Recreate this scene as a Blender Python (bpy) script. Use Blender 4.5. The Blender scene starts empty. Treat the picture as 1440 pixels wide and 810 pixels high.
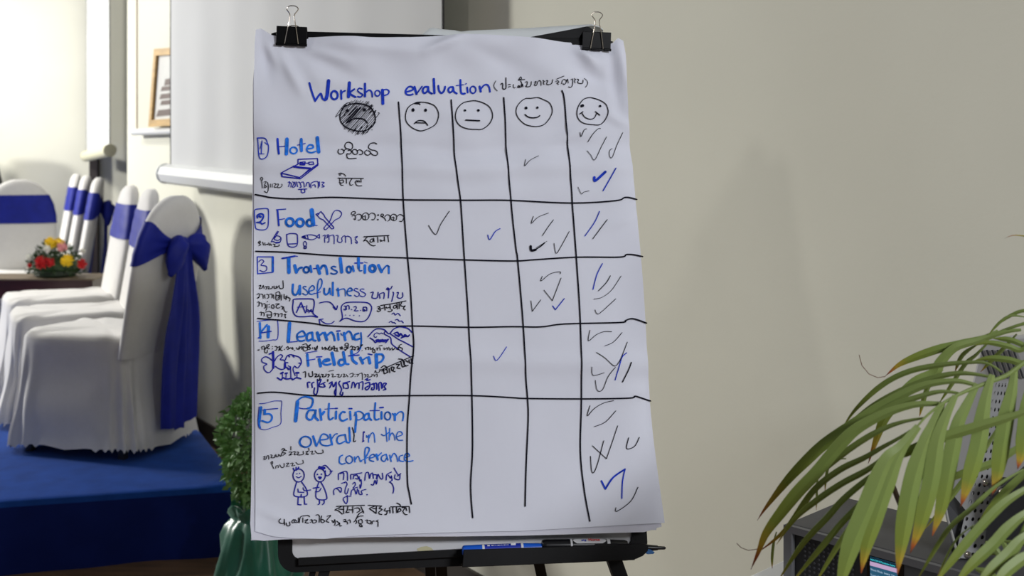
import bpy, bmesh, math, random
from mathutils import Vector, Matrix
random.seed(7)
R = math.radians
sc = bpy.context.scene
COL = sc.collection
# ------------------------------------------------------------------ camera, world, lights, exposure
F_PX, HOR, CAM_Z = 1600.0, 210.0, 1.335        # focal length in px, horizon row, lens height (frame 1440 x 810)
cd = bpy.data.cameras.new('camera'); cam = bpy.data.objects.new('camera', cd); COL.objects.link(cam)
cam.location = (0, 0, CAM_Z); cam.rotation_euler = (R(90), 0, 0)
cd.sensor_width = 36; cd.lens = 36*F_PX/1440; cd.shift_y = -(405-HOR)/1440
cd.clip_start = 0.05
cd.dof.use_dof = True; cd.dof.focus_distance = 1.97; cd.dof.aperture_fstop = 5.6
sc.camera = cam
sc.view_settings.view_transform = 'Standard'; sc.view_settings.look = 'None'
sc.view_settings.exposure = 0.0; sc.view_settings.gamma = 1.0; sc.view_settings.use_curve_mapping = False
w = bpy.data.worlds.new('world'); sc.world = w; w.use_nodes = True
bg = w.node_tree.nodes['Background']; bg.inputs[0].default_value = (0.93, 0.95, 1.0, 1); bg.inputs[1].default_value = 0.12
def area(name, loc, tgt, sx, sy, power, col):
    l = bpy.data.lights.new(name, 'AREA'); l.shape = 'RECTANGLE'; l.size = sx; l.size_y = sy; l.energy = power; l.color = col
    o = bpy.data.objects.new(name, l); COL.objects.link(o); o.location = loc
    o.rotation_euler = (Vector(tgt)-Vector(loc)).to_track_quat('-Z', 'Y').to_euler(); return o
area('stage_ceiling_light', (-3.1, 5.0, 2.8), (-2.2, 4.2, 0.0), 0.6, 0.45, 20, (1.0, 0.98, 0.93))
area('far_left_ceiling_light', (-7.6, 6.2, 2.8), (0.6, 2.35, 1.2), 0.7, 0.5, 445, (1.0, 0.985, 0.93))
area('stage_rear_light', (-4.2, 6.7, 2.8), (-4.0, 7.4, 0.0), 0.5, 0.5, 54, (1.0, 0.97, 0.90))
area('hall_ceiling_light', (2.6, -1.6, 2.85), (0.1, 2.0, 0.9), 1.2, 0.5, 118, (0.93, 0.95, 1.0))
area('left_ceiling_light', (-1.75, 0.9, 2.75), (0.5, 2.6, 0.9), 0.2, 0.2, 5, (1.0, 0.97, 0.92))
# ------------------------------------------------------------------ helpers
def P(px, py, d):
    return Vector(((px-720)/F_PX*d, d, CAM_Z-(py-HOR)/F_PX*d))
def ray(px, py):
    return Vector(((px-720)/F_PX, 1.0, -(py-HOR)/F_PX))
CAM = Vector((0, 0, CAM_Z))
def ray_plane(px, py, p, n):
    r = ray(px, py); k = (p-CAM).dot(n)/r.dot(n); return CAM+r*k
def srgb(r, g, b):
    f = lambda c: c/12.92 if c <= 0.04045 else ((c+0.055)/1.055)**2.4
    return (f(r/255), f(g/255), f(b/255), 1)
MATS = {}
def mat(name, col, rough=0.6, metal=0.0, noise=0.0, scale=20.0, bump=0.0, bscale=200.0, spec=0.5, sheen=0.0, stretch=None, trans=0.0):
    if name in MATS: return MATS[name]
    m = bpy.data.materials.new(name); m.use_nodes = True; nt = m.node_tree; b = nt.nodes['Principled BSDF']
    c = srgb(*col); b.inputs['Base Color'].default_value = c; b.inputs['Roughness'].default_value = rough
    b.inputs['Metallic'].default_value = metal; b.inputs['Specular IOR Level'].default_value = spec
    if sheen: b.inputs['Sheen Weight'].default_value = sheen
    tc = nt.nodes.new('ShaderNodeTexCoord'); src = tc.outputs['Object']
    if stretch:
        mp = nt.nodes.new('ShaderNodeMapping'); mp.inputs['Scale'].default_value = stretch
        nt.links.new(src, mp.inputs['Vector']); src = mp.outputs['Vector']
    if noise:
        n = nt.nodes.new('ShaderNodeTexNoise'); n.inputs['Scale'].default_value = scale; n.inputs['Detail'].default_value = 6
        nt.links.new(src, n.inputs['Vector'])
        r = nt.nodes.new('ShaderNodeValToRGB'); r.color_ramp.elements[0].position = 0.3; r.color_ramp.elements[1].position = 0.7
        r.color_ramp.elements[0].color = tuple(x*(1-noise) for x in c[:3])+(1,)
        r.color_ramp.elements[1].color = tuple(min(1, x*(1+noise)) for x in c[:3])+(1,)
        nt.links.new(n.outputs['Fac'], r.inputs['Fac']); nt.links.new(r.outputs['Color'], b.inputs['Base Color'])
    if bump:
        n2 = nt.nodes.new('ShaderNodeTexNoise'); n2.inputs['Scale'].default_value = bscale; n2.inputs['Detail'].default_value = 4
        nt.links.new(src, n2.inputs['Vector'])
        bp = nt.nodes.new('ShaderNodeBump'); bp.inputs['Strength'].default_value = bump; bp.inputs['Distance'].default_value = 0.002
        nt.links.new(n2.outputs['Fac'], bp.inputs['Height']); nt.links.new(bp.outputs['Normal'], b.inputs['Normal'])
    MATS[name] = m; return m
def emit(name, col, s):
    m = bpy.data.materials.new(name); m.use_nodes = True; b = m.node_tree.nodes['Principled BSDF']
    b.inputs['Base Color'].default_value = (0, 0, 0, 1); b.inputs['Emission Color'].default_value = srgb(*col)
    b.inputs['Emission Strength'].default_value = s; return m
class MB:
    def __init__(s): s.v = []; s.f = []; s.mi = []; s.cur = 0; s.attr = None
    def add(s, vs, fs):
        o = len(s.v); s.v += [Vector(v) for v in vs]
        for f in fs: s.f.append([i+o for i in f]); s.mi.append(s.cur)
    def box(s, lo, hi, M=None):
        vs = [Vector((x, y, z)) for x in (lo[0], hi[0]) for y in (lo[1], hi[1]) for z in (lo[2], hi[2])]
        if M is not None: vs = [M @ v for v in vs]
        s.add(vs, [(0,1,3,2),(4,6,7,5),(0,4,5,1),(2,3,7,6),(0,2,6,4),(1,5,7,3)])
    def rings(s, rs, cap0=True, cap1=True, closed=True):
        n = len(rs[0]); vs = [v for r in rs for v in r]; fs = []
        for i in range(len(rs)-1):
            for j in range(n if closed else n-1):
                k = (j+1) % n; fs.append((i*n+j, i*n+k, (i+1)*n+k, (i+1)*n+j))
        if closed and cap0: fs.append(tuple(range(n-1, -1, -1)))
        if closed and cap1: fs.append(tuple((len(rs)-1)*n+j for j in range(n)))
        s.add(vs, fs)
    def tube(s, pts, r, seg=8, flat=None, cap=True):
        pts = [Vector(p) for p in pts]; rs = []
        up = None
        for i, p in enumerate(pts):
            t = (pts[min(i+1, len(pts)-1)]-pts[max(i-1, 0)]).normalized()
            if up is None:
                up = Vector((0, 0, 1)) if abs(t.z) < 0.9 else Vector((1, 0, 0))
            a = t.cross(up).normalized(); b = a.cross(t).normalized(); up = b
            rr = r[i] if isinstance(r, (list, tuple)) else r
            rs.append([p+a*math.cos(2*math.pi*k/seg)*rr+b*math.sin(2*math.pi*k/seg)*rr*(flat or 1) for k in range(seg)])
        s.rings(rs, cap, cap)
    def bar(s, p, q, wx, wy, side):
        p = Vector(p); q = Vector(q); t = (q-p).normalized(); a = (Vector(side)-t*Vector(side).dot(t)).normalized(); b = t.cross(a)
        s.rings([[c+a*wx*i+b*wy*j for i, j in ((-.5,-.5),(.5,-.5),(.5,.5),(-.5,.5))] for c in (p, q)])
    def lathe(s, p, axis, prof, seg=20, cap=True):
        axis = Vector(axis).normalized(); up = Vector((0,0,1)) if abs(axis.z) < .9 else Vector((1,0,0))
        a = axis.cross(up).normalized(); b = a.cross(axis)
        s.rings([[Vector(p)+axis*h+(a*math.cos(2*math.pi*k/seg)+b*math.sin(2*math.pi*k/seg))*r for k in range(seg)] for h, r in prof], cap, cap)
    def prism(s, poly, off):
        off = Vector(off); s.rings([[Vector(p) for p in poly], [Vector(p)+off for p in poly]])
    def ball(s, c, rx, ry, rz, nu=14, nv=9, fn=None):
        rs = []
        for i in range(nv+1):
            t = math.pi*i/nv; st = max(math.sin(t), 1e-3)
            rs.append([Vector(c)+Vector((rx*st*math.cos(2*math.pi*k/nu), ry*st*math.sin(2*math.pi*k/nu), rz*math.cos(t))) for k in range(nu)])
        s.rings(rs)
    def build(s, name, mats, parent=None, smooth=True, loc=None, bevel=0.0, sub=0, angle=40):
        me = bpy.data.meshes.new(name)
        off = Vector(loc) if loc is not None else (Vector(parent['_base']) if parent is not None and '_base' in parent else Vector((0,0,0)))
        me.from_pydata([v-off for v in s.v], [], s.f); me.validate(); me.update()
        if not isinstance(mats, (list, tuple)): mats = [mats]
        for m in mats: me.materials.append(m)
        if len(mats) > 1 and len(me.polygons) == len(s.mi): me.polygons.foreach_set('material_index', s.mi)
        bm = bmesh.new(); bm.from_mesh(me); bmesh.ops.recalc_face_normals(bm, faces=bm.faces); bm.to_mesh(me); bm.free()
        if s.attr is not None and len(s.attr) == len(me.vertices):
            at = me.attributes.new('tip', 'FLOAT', 'POINT'); at.data.foreach_set('value', s.attr)
        if smooth:
            me.polygons.foreach_set('use_smooth', [True]*len(me.polygons))
            try: me.set_sharp_from_angle(angle=R(angle))
            except Exception: pass
        o = bpy.data.objects.new(name, me); COL.objects.link(o)
        if parent is not None:
            o.parent = parent
            if '_base' in parent: o['_base'] = parent['_base']
        elif loc is not None: o.location = loc
        if bevel:
            md = o.modifiers.new('bevel', 'BEVEL'); md.width = bevel; md.segments = 2; md.limit_method = 'ANGLE'
        if sub:
            md = o.modifiers.new('sub', 'SUBSURF'); md.levels = sub; md.render_levels = sub
        return o
def thing(name, label, cat, loc=(0,0,0), group=None, rotz=0.0, local=False):
    o = bpy.data.objects.new(name, None); COL.objects.link(o); o.location = loc; o.rotation_euler = (0,0,rotz)
    o['label'] = label; o['category'] = cat
    if group: o['group'] = group
    o['_base'] = (0.0,0.0,0.0) if local else tuple(loc)
    o.empty_display_size = 0.05
    return o
def tag(o, label, cat, group=None):
    o['label'] = label; o['category'] = cat
    if group: o['group'] = group
    return o
def struct(o): o['kind'] = 'structure'; return o
def smooth_pts(pts, n=4):
    if len(pts) < 3: return [Vector(p) for p in pts]
    pts = [Vector(p) for p in pts]; out = []
    closed = (pts[0]-pts[-1]).length < 1e-6
    for i in range(len(pts)-1):
        p0 = pts[i-1] if i > 0 else (pts[-2] if closed else pts[0]); p1 = pts[i]; p2 = pts[i+1]
        p3 = pts[i+2] if i+2 < len(pts) else (pts[1] if closed else pts[-1])
        for k in range(n):
            t = k/n
            out.append(0.5*((2*p1)+(p2-p0)*t+(2*p0-5*p1+4*p2-p3)*t*t+(3*p1-p0-3*p2+p3)*t**3))
    out.append(pts[-1]); return out
def lerp_tab(tab, x):
    if x <= tab[0][0]: return tab[0][1]
    for (a, b), (c, d) in zip(tab, tab[1:]):
        if x <= c: return b+(d-b)*(x-a)/(c-a)
    return tab[-1][1]
def font_mesh(txt, size, o, xd, yd, mb, bold=0.0):
    """lettering laid at o along xd (right) and yd (up), added to mesh builder mb"""
    cu = bpy.data.curves.new('txt', 'FONT'); cu.body = txt; cu.size = size; cu.offset = bold; cu.resolution_u = 3
    ob = bpy.data.objects.new('txt', cu); COL.objects.link(ob)
    dg = bpy.context.evaluated_depsgraph_get(); me = ob.evaluated_get(dg).to_mesh()
    mb.add([Vector(o)+Vector(xd)*v.co.x+Vector(yd)*v.co.y for v in me.vertices], [tuple(p.vertices) for p in me.polygons])
    wd = max([v.co.x for v in me.vertices] or [0])
    ob.evaluated_get(dg).to_mesh_clear(); bpy.data.objects.remove(ob); bpy.data.curves.remove(cu); return wd
# ------------------------------------------------------------------ materials
PAPER = mat('paper', (222, 224, 236), 0.75, noise=0.015, scale=9, spec=0.25)
PAPER2 = mat('paper_under', (214, 214, 226), 0.75, spec=0.25)
BLACKP = mat('black_powder_coat', (15, 15, 17), 0.5, noise=0.1, scale=60, bump=0.05, bscale=600, spec=0.2)
BLACKM = mat('black_enamel', (8, 8, 10), 0.35, spec=0.18)
CHROME = mat('nickel_wire', (205, 195, 185), 0.18, 1.0)
INKB = mat('black_ink', (17, 17, 31), 0.7, noise=0.1, scale=300, spec=0.08)
INKD = mat('indigo_ink', (34, 40, 166), 0.7, noise=0.12, scale=260, spec=0.08)
INKH = mat('royal_ink', (32, 62, 190), 0.7, noise=0.3, scale=120, spec=0.08)
INKL = mat('bright_blue_ink', (42, 120, 228), 0.7, noise=0.3, scale=130, spec=0.08)
WALLM = mat('cream_wall_paint', (222, 221, 207), 0.85, noise=0.02, scale=3, bump=0.12, bscale=90, spec=0.2)
CLOTH = mat('white_polyester_cover', (214, 212, 209), 0.8, noise=0.02, scale=40, bump=0.12, bscale=700, sheen=0.3, spec=0.2)
SASH = mat('royal_blue_satin', (24, 36, 138), 0.6, noise=0.12, scale=25, bump=0.1, bscale=300, spec=0.25)
CARPET = mat('blue_carpet', (30, 76, 166), 0.95, noise=0.14, scale=14, bump=0.5, bscale=350, sheen=0.1, spec=0.1)
# ------------------------------------------------------------------ room
WK, WC = 0.7, 2.243                         # the side wall runs along x = WC - WK*y
def wall_x(y): return WC-WK*y
wd = Vector((-WK, 1, 0)).normalized()       # along the wall, away from the lens
wn = Vector((-1, -WK, 0)).normalized()      # out of the wall into the room
def wall_pt(px, off=0.0):
    """floor point where pixel column px meets a plane held off the side wall"""
    c = WC-off*math.sqrt(1+WK*WK); u = (px-720)/F_PX; d = c/(u+WK); return Vector((u*d, d, 0))
m = MB(); m.box((-6, -2.5, -0.1), (5, 10, 0.0))
floorm = mat('brown_wood_floor', (112, 86, 62), 0.5, noise=0.35, scale=5, stretch=(1, 6, 1), bump=0.1, bscale=40)
struct(m.build('floor', floorm, smooth=False))
a = Vector((wall_x(-2.4), -2.4, 0)); b = Vector((wall_x(6.2), 6.2, 0))
m = MB()
m.rings([[p+Vector((0,0,z)) for p in (a, b, b-wn*0.15, a-wn*0.15)] for z in (0, 2.9)])
struct(m.build('wall_right', WALLM, smooth=False))
m = MB(); m.box((-6, 8.4, 0), (-0.2, 8.55, 2.9)); struct(m.build('wall_back', WALLM, smooth=False))
m = MB(); m.rings([[p+Vector((0,0,z)) for p in (a+wn*0.012, b+wn*0.012, b, a)] for z in (0, 0.09)])
struct(m.build('baseboard_right', mat('dark_baseboard', (44, 38, 34), 0.6), smooth=False))
m = MB(); m.box((-3.105, 8.355, 0), (-3.045, 8.399, 1.36)); m.box((-3.12, 8.35, 1.36), (-3.03, 8.399, 1.39))
struct(m.build('trim_1', mat('dark_brown_trim', (38, 28, 28), 0.6), smooth=False))
# ------------------------------------------------------------------ stage
SZ = 0.235
m = MB()
A = Vector((-0.889, 3.745)); B = Vector((-1.62, 5.3)); C2 = Vector((-2.2, 6.7)); Dp = Vector((-5.5, 8.36)); E2 = Vector((-5.5, 2.62))
def along(p, q, n): return [p+(q-p)*i/n for i in range(n)]
outl = along(E2, A, 70)+along(A, B, 20)+along(B, C2, 10)+along(C2, Vector((-2.2, 8.36)), 4)+along(Vector((-2.2, 8.36)), Dp, 6)+along(Dp, E2, 6)
rng = random.Random(3)
rs = []
for z in (0.0, 0.04, 0.1, 0.16, 0.21, 0.228, SZ):
    row = []
    for i, p in enumerate(outl):
        nrm = Vector((0.36, -0.93)) if i < 70 else Vector((0.9, 0.3))
        wv = (0.010*math.sin(i*0.55)+0.006*math.sin(i*1.3+1))*(1-z/SZ) if i < 90 else 0
        rd = -0.010 if z == SZ else 0
        q = p+nrm*(wv+rd); row.append(Vector((q.x, q.y, z)))
    rs.append(row)
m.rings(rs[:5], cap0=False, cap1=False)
st = thing('stage', 'low stage platform covered in royal blue carpet, left of the easel', 'stage', (-2.2, 4.5, 0))
top = MB(); top.rings(rs[4:]); top.build('carpet_top', CARPET, st)
m.build('carpet_side', mat('shaded_carpet', (22, 38, 108), .9, noise=.1, scale=10, bump=.2, bscale=300, spec=.1), st)  # stage side in darker navy than the top, its shade put into the colour

# ------------------------------------------------------------------ projection screens
FABRIC = mat('screen_fabric', (202, 203, 203), 0.85, noise=0.015, scale=4, spec=0.2)
BLACKE = mat('black_edge', (20, 20, 20), 0.8)
WPLAST = mat('white_plastic', (224, 226, 226), 0.35)
IVORY = mat('ivory_plastic', (212, 208, 178), 0.45)
def screen(name, label, pl, pr, zl, zr, ztop, rad, hexa, ext, nrm, endm, edge=0.006, wave=1.0):
    """fabric hung between floor points pl and pr; weight bar along its lower edge"""
    base = ((pl.x+pr.x)/2, (pl.y+pr.y)/2, 0)
    t = thing(name, label, 'projection screen', base)
    n = 60; rows = []
    for z in range(13):
        row = []
        for i in range(n+1):
            s = i/n; p = pl.lerp(pr, s); zz = (zl+(zr-zl)*s)
            q = p+nrm*wave*(0.006*math.sin(s*17+0.4*z*0.3)+0.004*math.sin(s*41+1)+0.004*math.sin(s*7))*(1-z/14)
            row.append(Vector((q.x, q.y, zz+(ztop-zz)*z/12)))
        rows.append(row)
    m = MB(); back = [[v-nrm*0.002 for v in r] for r in rows]
    m.rings(rows, closed=False); m.rings(back, closed=False)
    m.build('fabric', FABRIC, t)
    for e, sgn in ((0, -1), (n, 1)):
        m = MB(); dr = (pr-pl).normalized()*sgn
        m.rings([[r[e]+nrm*0.002, r[e]+dr*edge+nrm*0.002, r[e]+dr*edge-nrm*0.003, r[e]-nrm*0.003] for r in rows])
        m.build('edge_binding', BLACKE, t)
    dr = (pr-pl).normalized(); p0 = pl-dr*ext+Vector((0,0,zl)); p1 = pr+dr*ext+Vector((0,0,zr)); ax = (p1-p0)
    m = MB()
    if hexa: m.lathe(p0, ax, [(0, rad*.72), (0.02, rad), (ax.length-0.02, rad), (ax.length, rad*.72)], seg=8)
    else: m.lathe(p0, ax, [(0, rad), (ax.length, rad)], seg=24)
    bar = m.build('weight_bar', WPLAST if hexa else IVORY, t, angle=25)
    for p, s in ((p0, -1), (p1, 1)):
        m = MB(); m.lathe(p-ax.normalized()*0.001*s, ax*s, [(0, rad*1.02), (0.008, rad*1.02), (0.010, rad*.9), (0.010, 0.004), (0.012, 0.004)], seg=24)
        m.build('end_cap', endm, bar)
    m = MB(); m.lathe(pl-dr*ext+Vector((0,0,ztop)), (pr-pl)+dr*2*ext, [(0, .05), (((pr-pl)+dr*2*ext).length, .05)], seg=10)
    m.build('roller_case', WPLAST, t)
    return t
wl = wall_pt(241.5, 0.12); wr = wall_pt(620, 0.12)
screen('projection_screen', 'large white projection screen with an octagonal white bar, hanging behind the easel',
       wl, wr, 1.222, 1.176, 2.78, 0.047, True, 0.08, wn, WPLAST)
pl = P(122, 210, 8.28); pr = P(153.5, 210, 7.2); pl.z = pr.z = 0
screen('projection_screen', 'narrow strip of white projection screen with a round ivory roller, beside the bright back wall',
       pl, pr, 1.285, 1.328, 2.78, 0.040, False, 0.028, Vector((-.894,-.447,0)), IVORY, edge=0.008, wave=0.3)
# white panel with a rail, and the picture in front of it
p0 = wall_pt(193, 0.03); p1 = wall_pt(290, 0.03)
t = thing('wall_panel', 'pale panel with a slim white rail along its foot, behind the wooden picture frame', 'panel', (p0.x, p0.y, 0))
m = MB(); zb = 1.425
m.rings([[p+Vector((0,0,z)) for p in (p0, p1, p1-wn*0.02, p0-wn*0.02)] for z in (zb, 2.7)])
m.build('board', mat('pale_panel', (205, 203, 186), 0.5), t, smooth=False)
m = MB(); m.tube([p0-wd*-0.02+wn*0.012+Vector((0,0,zb)), p1+wn*0.012+Vector((0,0,zb))], 0.018, 10); m.build('rail', WPLAST, t)
m = MB()
for pp in (p0,):
    m.rings([[q+Vector((0,0,z)) for q in (pp+wd*0.006, pp+wd*0.006+wn*0.004, pp-wd*0.004+wn*0.004, pp-wd*0.004)] for z in (zb, 2.7)])
m.build('edge_strip', mat('tan_edge', (150, 118, 80), 0.6), t, smooth=False)
pfo = wn*0.05
def wpt(px, py, off=0.06):
    q = ray_plane(px, py, wall_pt(720, off), wn); return q
FL = [wpt(222, 69), wpt(262, 66), wpt(256, 176), wpt(214, 178.5)]
base = FL[3]
t = thing('picture_frame', 'light wooden picture frame, tilted, half hidden by the large projection screen', 'picture', tuple(base))
WOODF = mat('light_oak', (186, 150, 88), 0.5, noise=0.2, scale=8, stretch=(1,1,6), bump=0.1, bscale=60)
cx = sum(FL, Vector())/4
m = MB()
inner = [v+(cx-v)*0.18 for v in FL]
for i in range(4):
    j = (i+1) % 4
    m.rings([[FL[i], FL[j], inner[j], inner[i]], [v+wn*0.02 for v in (FL[i], FL[j], inner[j], inner[i])]])
m.build('frame', WOODF, t, smooth=False)
m = MB(); m.prism(inner, wn*0.006); pic = m.build('picture', mat('picture_paper', (204, 204, 200), 0.4, noise=0.05, scale=12), t, smooth=False)
m = MB()
def inpic(u, v): return inner[0].lerp(inner[1], u).lerp(inner[3].lerp(inner[2], u), v)+wn*0.0075
for (u, v, a, h) in ((.45, .42, .35, .05), (.36, .52, .5, .035), (.34, .64, .52, .04), (.38, .74, .5, .035), (.28, .9, .6, .05)):
    m.add([inpic(u-a*.3, v+h), inpic(u-a*.2, v-h), inpic(u+a, v-h*1.2), inpic(u+a, v+h*.8)], [(0,1,2,3)])
m.build('dark_shapes', mat('brown_print', (78, 56, 50), 0.5), pic, smooth=False)
# ------------------------------------------------------------------ banquet chairs
def chair_parts(t):
    N = 144; m = MB()
    def outline(k, sx, sy):
        th = 2*math.pi*k/N; c, s = math.cos(th), math.sin(th); e = 2/5.5
        return sx*math.copysign(abs(c)**e, c), -0.055+sy*math.copysign(abs(s)**e, s)
    rows = []
    for i in range(15):
        z = 0.04+0.375*i/14; q = 1-(z-0.04)/0.375; row = []
        for k in range(N):
            th = 2*math.pi*k/N
            fl = 1+0.13*q*q+0.03*q
            x, y = outline(k, 0.198*fl, 0.243*fl)
            corner = abs(math.sin(2*th))**2.2
            pl_ = 0.016*q*corner*math.sin(th*20+1)+0.005*q*math.sin(th*9)+0.006*math.sin(th*5+z*16)*(1-q)*q*4+0.006*math.sin(th*3-z*22)*q
            rr = math.hypot(x, y+0.055); x += x/rr*pl_; y += (y+0.055)/rr*pl_
            zz = z
            if i == 0: zz = 0.027+0.013*abs(math.sin(th*24))+0.012*math.sin(th*2+0.6)
            elif i == 1: zz = z+0.006*math.sin(th*2+0.6)
            row.append(Vector((x, y, zz)))
        rows.append(row)
    for sc_, z in ((.985, .427), (.95, .436), (.8, .440), (.5, .438), (.12, .439)):
        rows.append([Vector((outline(k, .198*sc_, .243*sc_)[0], outline(k, .198*sc_, .243*sc_)[1], z+0.004*math.sin(k*.35)*sc_)) for k in range(N)])
    m.rings(rows, cap0=False)
    def half_w(z):
        if z < .62: return .200
        q = (z-.62)/(.934-.62); return .200*max(0.0, 1-q**2.7)**0.5
    NB = 56; rows = []
    def bring(z, grow=0.0):
        hw = half_w(z)+grow; ty = (.036 if z < .88 else .036*math.sqrt(max(.02, 1-((z-.88)/.056)**2)))+grow
        yc = .172+(z-.45)*.17; row = []
        for k in range(NB):
            th = 2*math.pi*k/NB; c, s = math.cos(th), math.sin(th)
            row.append(Vector((hw*math.copysign(abs(c)**.7, c), yc+ty*math.copysign(abs(s)**.8, s)-0.012*(1-(c*c))*0, z)))
        return row
    zs = [.36, .44, .52, .58, .64, .70, .75, .80, .84, .87, .895, .912, .924, .931]
    m.rings([bring(z) for z in zs])
    m.build('seat_cover', CLOTH, t, angle=60)
    # legs
    leg = mat('dark_leg', (52, 54, 62), 0.4, 0.4)
    for sx, sy in ((-1,-1),(1,-1),(-1,1),(1,1)):
        m = MB(); x, y = sx*.158, (-.255 if sy < 0 else .140)
        m.box((x-.0125, y-.0125, 0.0), (x+.0125, y+.0125, .40)); m.build('leg', leg, t, smooth=False)
    # sash: band round the backrest, gathered into a bow behind
    m = MB(); rows = []
    for i in range(9):
        f = i/8; row = []
        for k in range(NB):
            th = 2*math.pi*k/NB; c, s = math.cos(th), math.sin(th)
            rear = max(0.0, s)**.8*(1-abs(c)**1.5) if s > 0 else 0
            hh = .078*(1-.80*rear); zc = .768-.012*rear
            z = zc+(f*2-1)*hh
            g = .005+.004*math.sin(i*2.1+c*3)*(0.3+rear)
            hw = half_w(min(z, .90))+g; ty = .036+g+.010*rear; yc = .172+(z-.45)*.17
            row.append(Vector((hw*math.copysign(abs(c)**.7, c), yc+ty*math.copysign(abs(s)**.8, s), z)))
        rows.append(row)
    m.rings(rows, False, False)
    sash = m.build('sash', SASH, t, angle=70)
    yk = .172+(.756-.45)*.17+.036+.018
    m = MB(); m.ball((0, yk+.006, .752), .026, .020, .030); m.build('knot', SASH, sash)
    for sg in (-1, 1):
        m = MB(); rows = []
        for i in range(11):
            f = i/10; w_ = .014+.046*math.sin(min(1, f*1.25)*math.pi*.62)**1.2; d_ = .010+.026*math.sin(f*math.pi)**.8
            if f > .93: w_ *= .62; d_ *= .5
            cx_ = sg*(.012+.105*f); cz = .748+.004*math.sin(f*3)-.060*f*f; cy = yk+.008+.02*math.sin(f*2.4)
            rows.append([Vector((cx_, cy+d_*math.cos(2*math.pi*k/18)*(1+.25*math.sin(k*2.2)), cz+w_*math.sin(2*math.pi*k/18))) for k in range(18)])
        m.rings(rows); m.build('bow_loop', SASH, sash, angle=80)
    for sg in (-1, 1):
        m = MB(); rows = []
        for i in range(22):
            f = i/21; z = .745-.655*f; wv = .020+.046*min(1, f*2.2); cxx = sg*(.008+.036*min(1, f*1.6)); row = []
            yb = yk+.012 if f < .35 else yk+.012-.03*math.sin((f-.35)*2.2)
            for k in range(11):
                s = k/10*2-1
                row.append(Vector((cxx+s*wv, yb+.007*math.sin(s*5+sg)+.004*math.sin(s*9+f*5), z+.012*s*sg*f)))
            rows.append(row)
        back = [[v+Vector((0, .003, 0)) for v in r] for r in rows]
        m.rings([r+b_[::-1] for r, b_ in zip(rows, back)]); m.build('bow_tail', SASH, sash, angle=80)
def copy_tree(o, parent=None):
    c = o.copy(); COL.objects.link(c)
    if parent is not None: c.parent = parent
    for ch in list(o.children): copy_tree(ch, c)
    return c
CH = 'white covered banquet chairs on the stage'
def place(px, d, f):
    fx, fy = f; back = Vector(((px-720)/F_PX*d, d, SZ)); l = math.hypot(fx, fy); r = Vector((-fx/l, -fy/l, 0))
    return back-r*0.25, math.atan2(fx, -fy)
chairs = [
 (247, 4.16, (-.955, .30), 'white covered chair nearest the easel, blue sash tied in a large bow'),
 (211, 4.86, (-.90, -.42), 'white covered chair with blue sash, next one behind the chair with the large bow'),
 (183, 5.37, (-.88, -.47), 'white covered chair with blue sash, second behind the large bow chair, nearest the table'),
 (138, 6.80, (-.95, -.31), 'white covered chair with blue sash just beyond the flower arrangement, nearest of the far three'),
 (121, 7.30, (-.94, -.34), 'white covered chair with blue sash, middle of the far three behind the flowers'),
 (107, 7.80, (-.92, -.38), 'white covered chair with blue sash, farthest and leftmost of the three behind the flowers'),
 (27, 6.36, (.25, -.97), 'white covered chair with broad blue sash facing forward, at the left edge beside the flowers'),
]
proto = None
for px, d, f, lab in chairs:
    loc, rz = place(px, d, f)
    if proto is None:
        proto = thing('banquet_chair', lab, 'chair', loc, CH, rz, local=True); chair_parts(proto); o = proto
    else: o = copy_tree(proto)
    o.location = loc; o.rotation_euler = (0, 0, rz); o['label'] = lab
# black high-backed chair cut off by the left edge
t = thing('black_chair', 'black high-backed chair cut off by the left edge, behind the forward facing white chair', 'chair', (-3.92, 8.0, SZ))
bc = mat('black_leather', (16, 17, 19), 0.6)
m = MB(); rows = []
for z in (.42, .55, .7, .85, 1.0, 1.08, 1.13, 1.155):
    hw = .30 if z < .72 else .30-.13*((z-.72)/.435)**1.6
    rows.append([Vector((-3.92+hw*math.copysign(abs(math.cos(a_))**.6, math.cos(a_)), 8.10+.05*math.sin(a_)+(z-.42)*.08, SZ+z)) for a_ in [2*math.pi*k/28 for k in range(28)]])
m.rings(rows); m.build('backrest', bc, t)
m = MB(); m.box((-4.19, 7.70, SZ+.40), (-3.65, 8.12, SZ+.48)); m.build('seat', bc, t, bevel=.02)
for x in (-4.15, -3.69):
    for y in (7.74, 8.08):
        m = MB(); m.tube([(x, y, SZ), (x, y, SZ+.41)], .015); m.build('leg', bc, t)
# ------------------------------------------------------------------ low table and flowers
tz = 0.706
t = thing('low_table', 'long dark brown low table in the gap between the white chairs', 'table', (-2.6, 5.65, SZ))
DW = mat('dark_mahogany', (58, 26, 26), 0.35, noise=0.25, scale=6, stretch=(1, 5, 5))
m = MB(); m.box((-3.3, 5.53, tz-.008), (-2.03, 5.77, tz)); m.build('tabletop', mat('sheen_table_top', (112, 98, 78), 0.5, noise=.15, scale=5), t, bevel=.002)  # grey-brown top: light reflected off the wood is put into its colour
m = MB(); m.box((-3.28, 5.545, tz-.10), (-2.045, 5.755, tz-.008)); m.build('apron', DW, t, bevel=.003)
for x in (-3.24, -2.08):
    for y in (5.57, 5.73):
        m = MB(); m.box((x-.025, y-.02, SZ), (x+.025, y+.02, tz-.1)); m.build('leg', DW, t, smooth=False)
FC = Vector((-2.262, 5.64, tz))
t = thing('flower_arrangement', 'low dome of green leaves with red, yellow, pink and white flowers on the dark table', 'flowers', tuple(FC))
GL = mat('fern_green', (44, 70, 34), 0.6, noise=0.35, scale=30)
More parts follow.
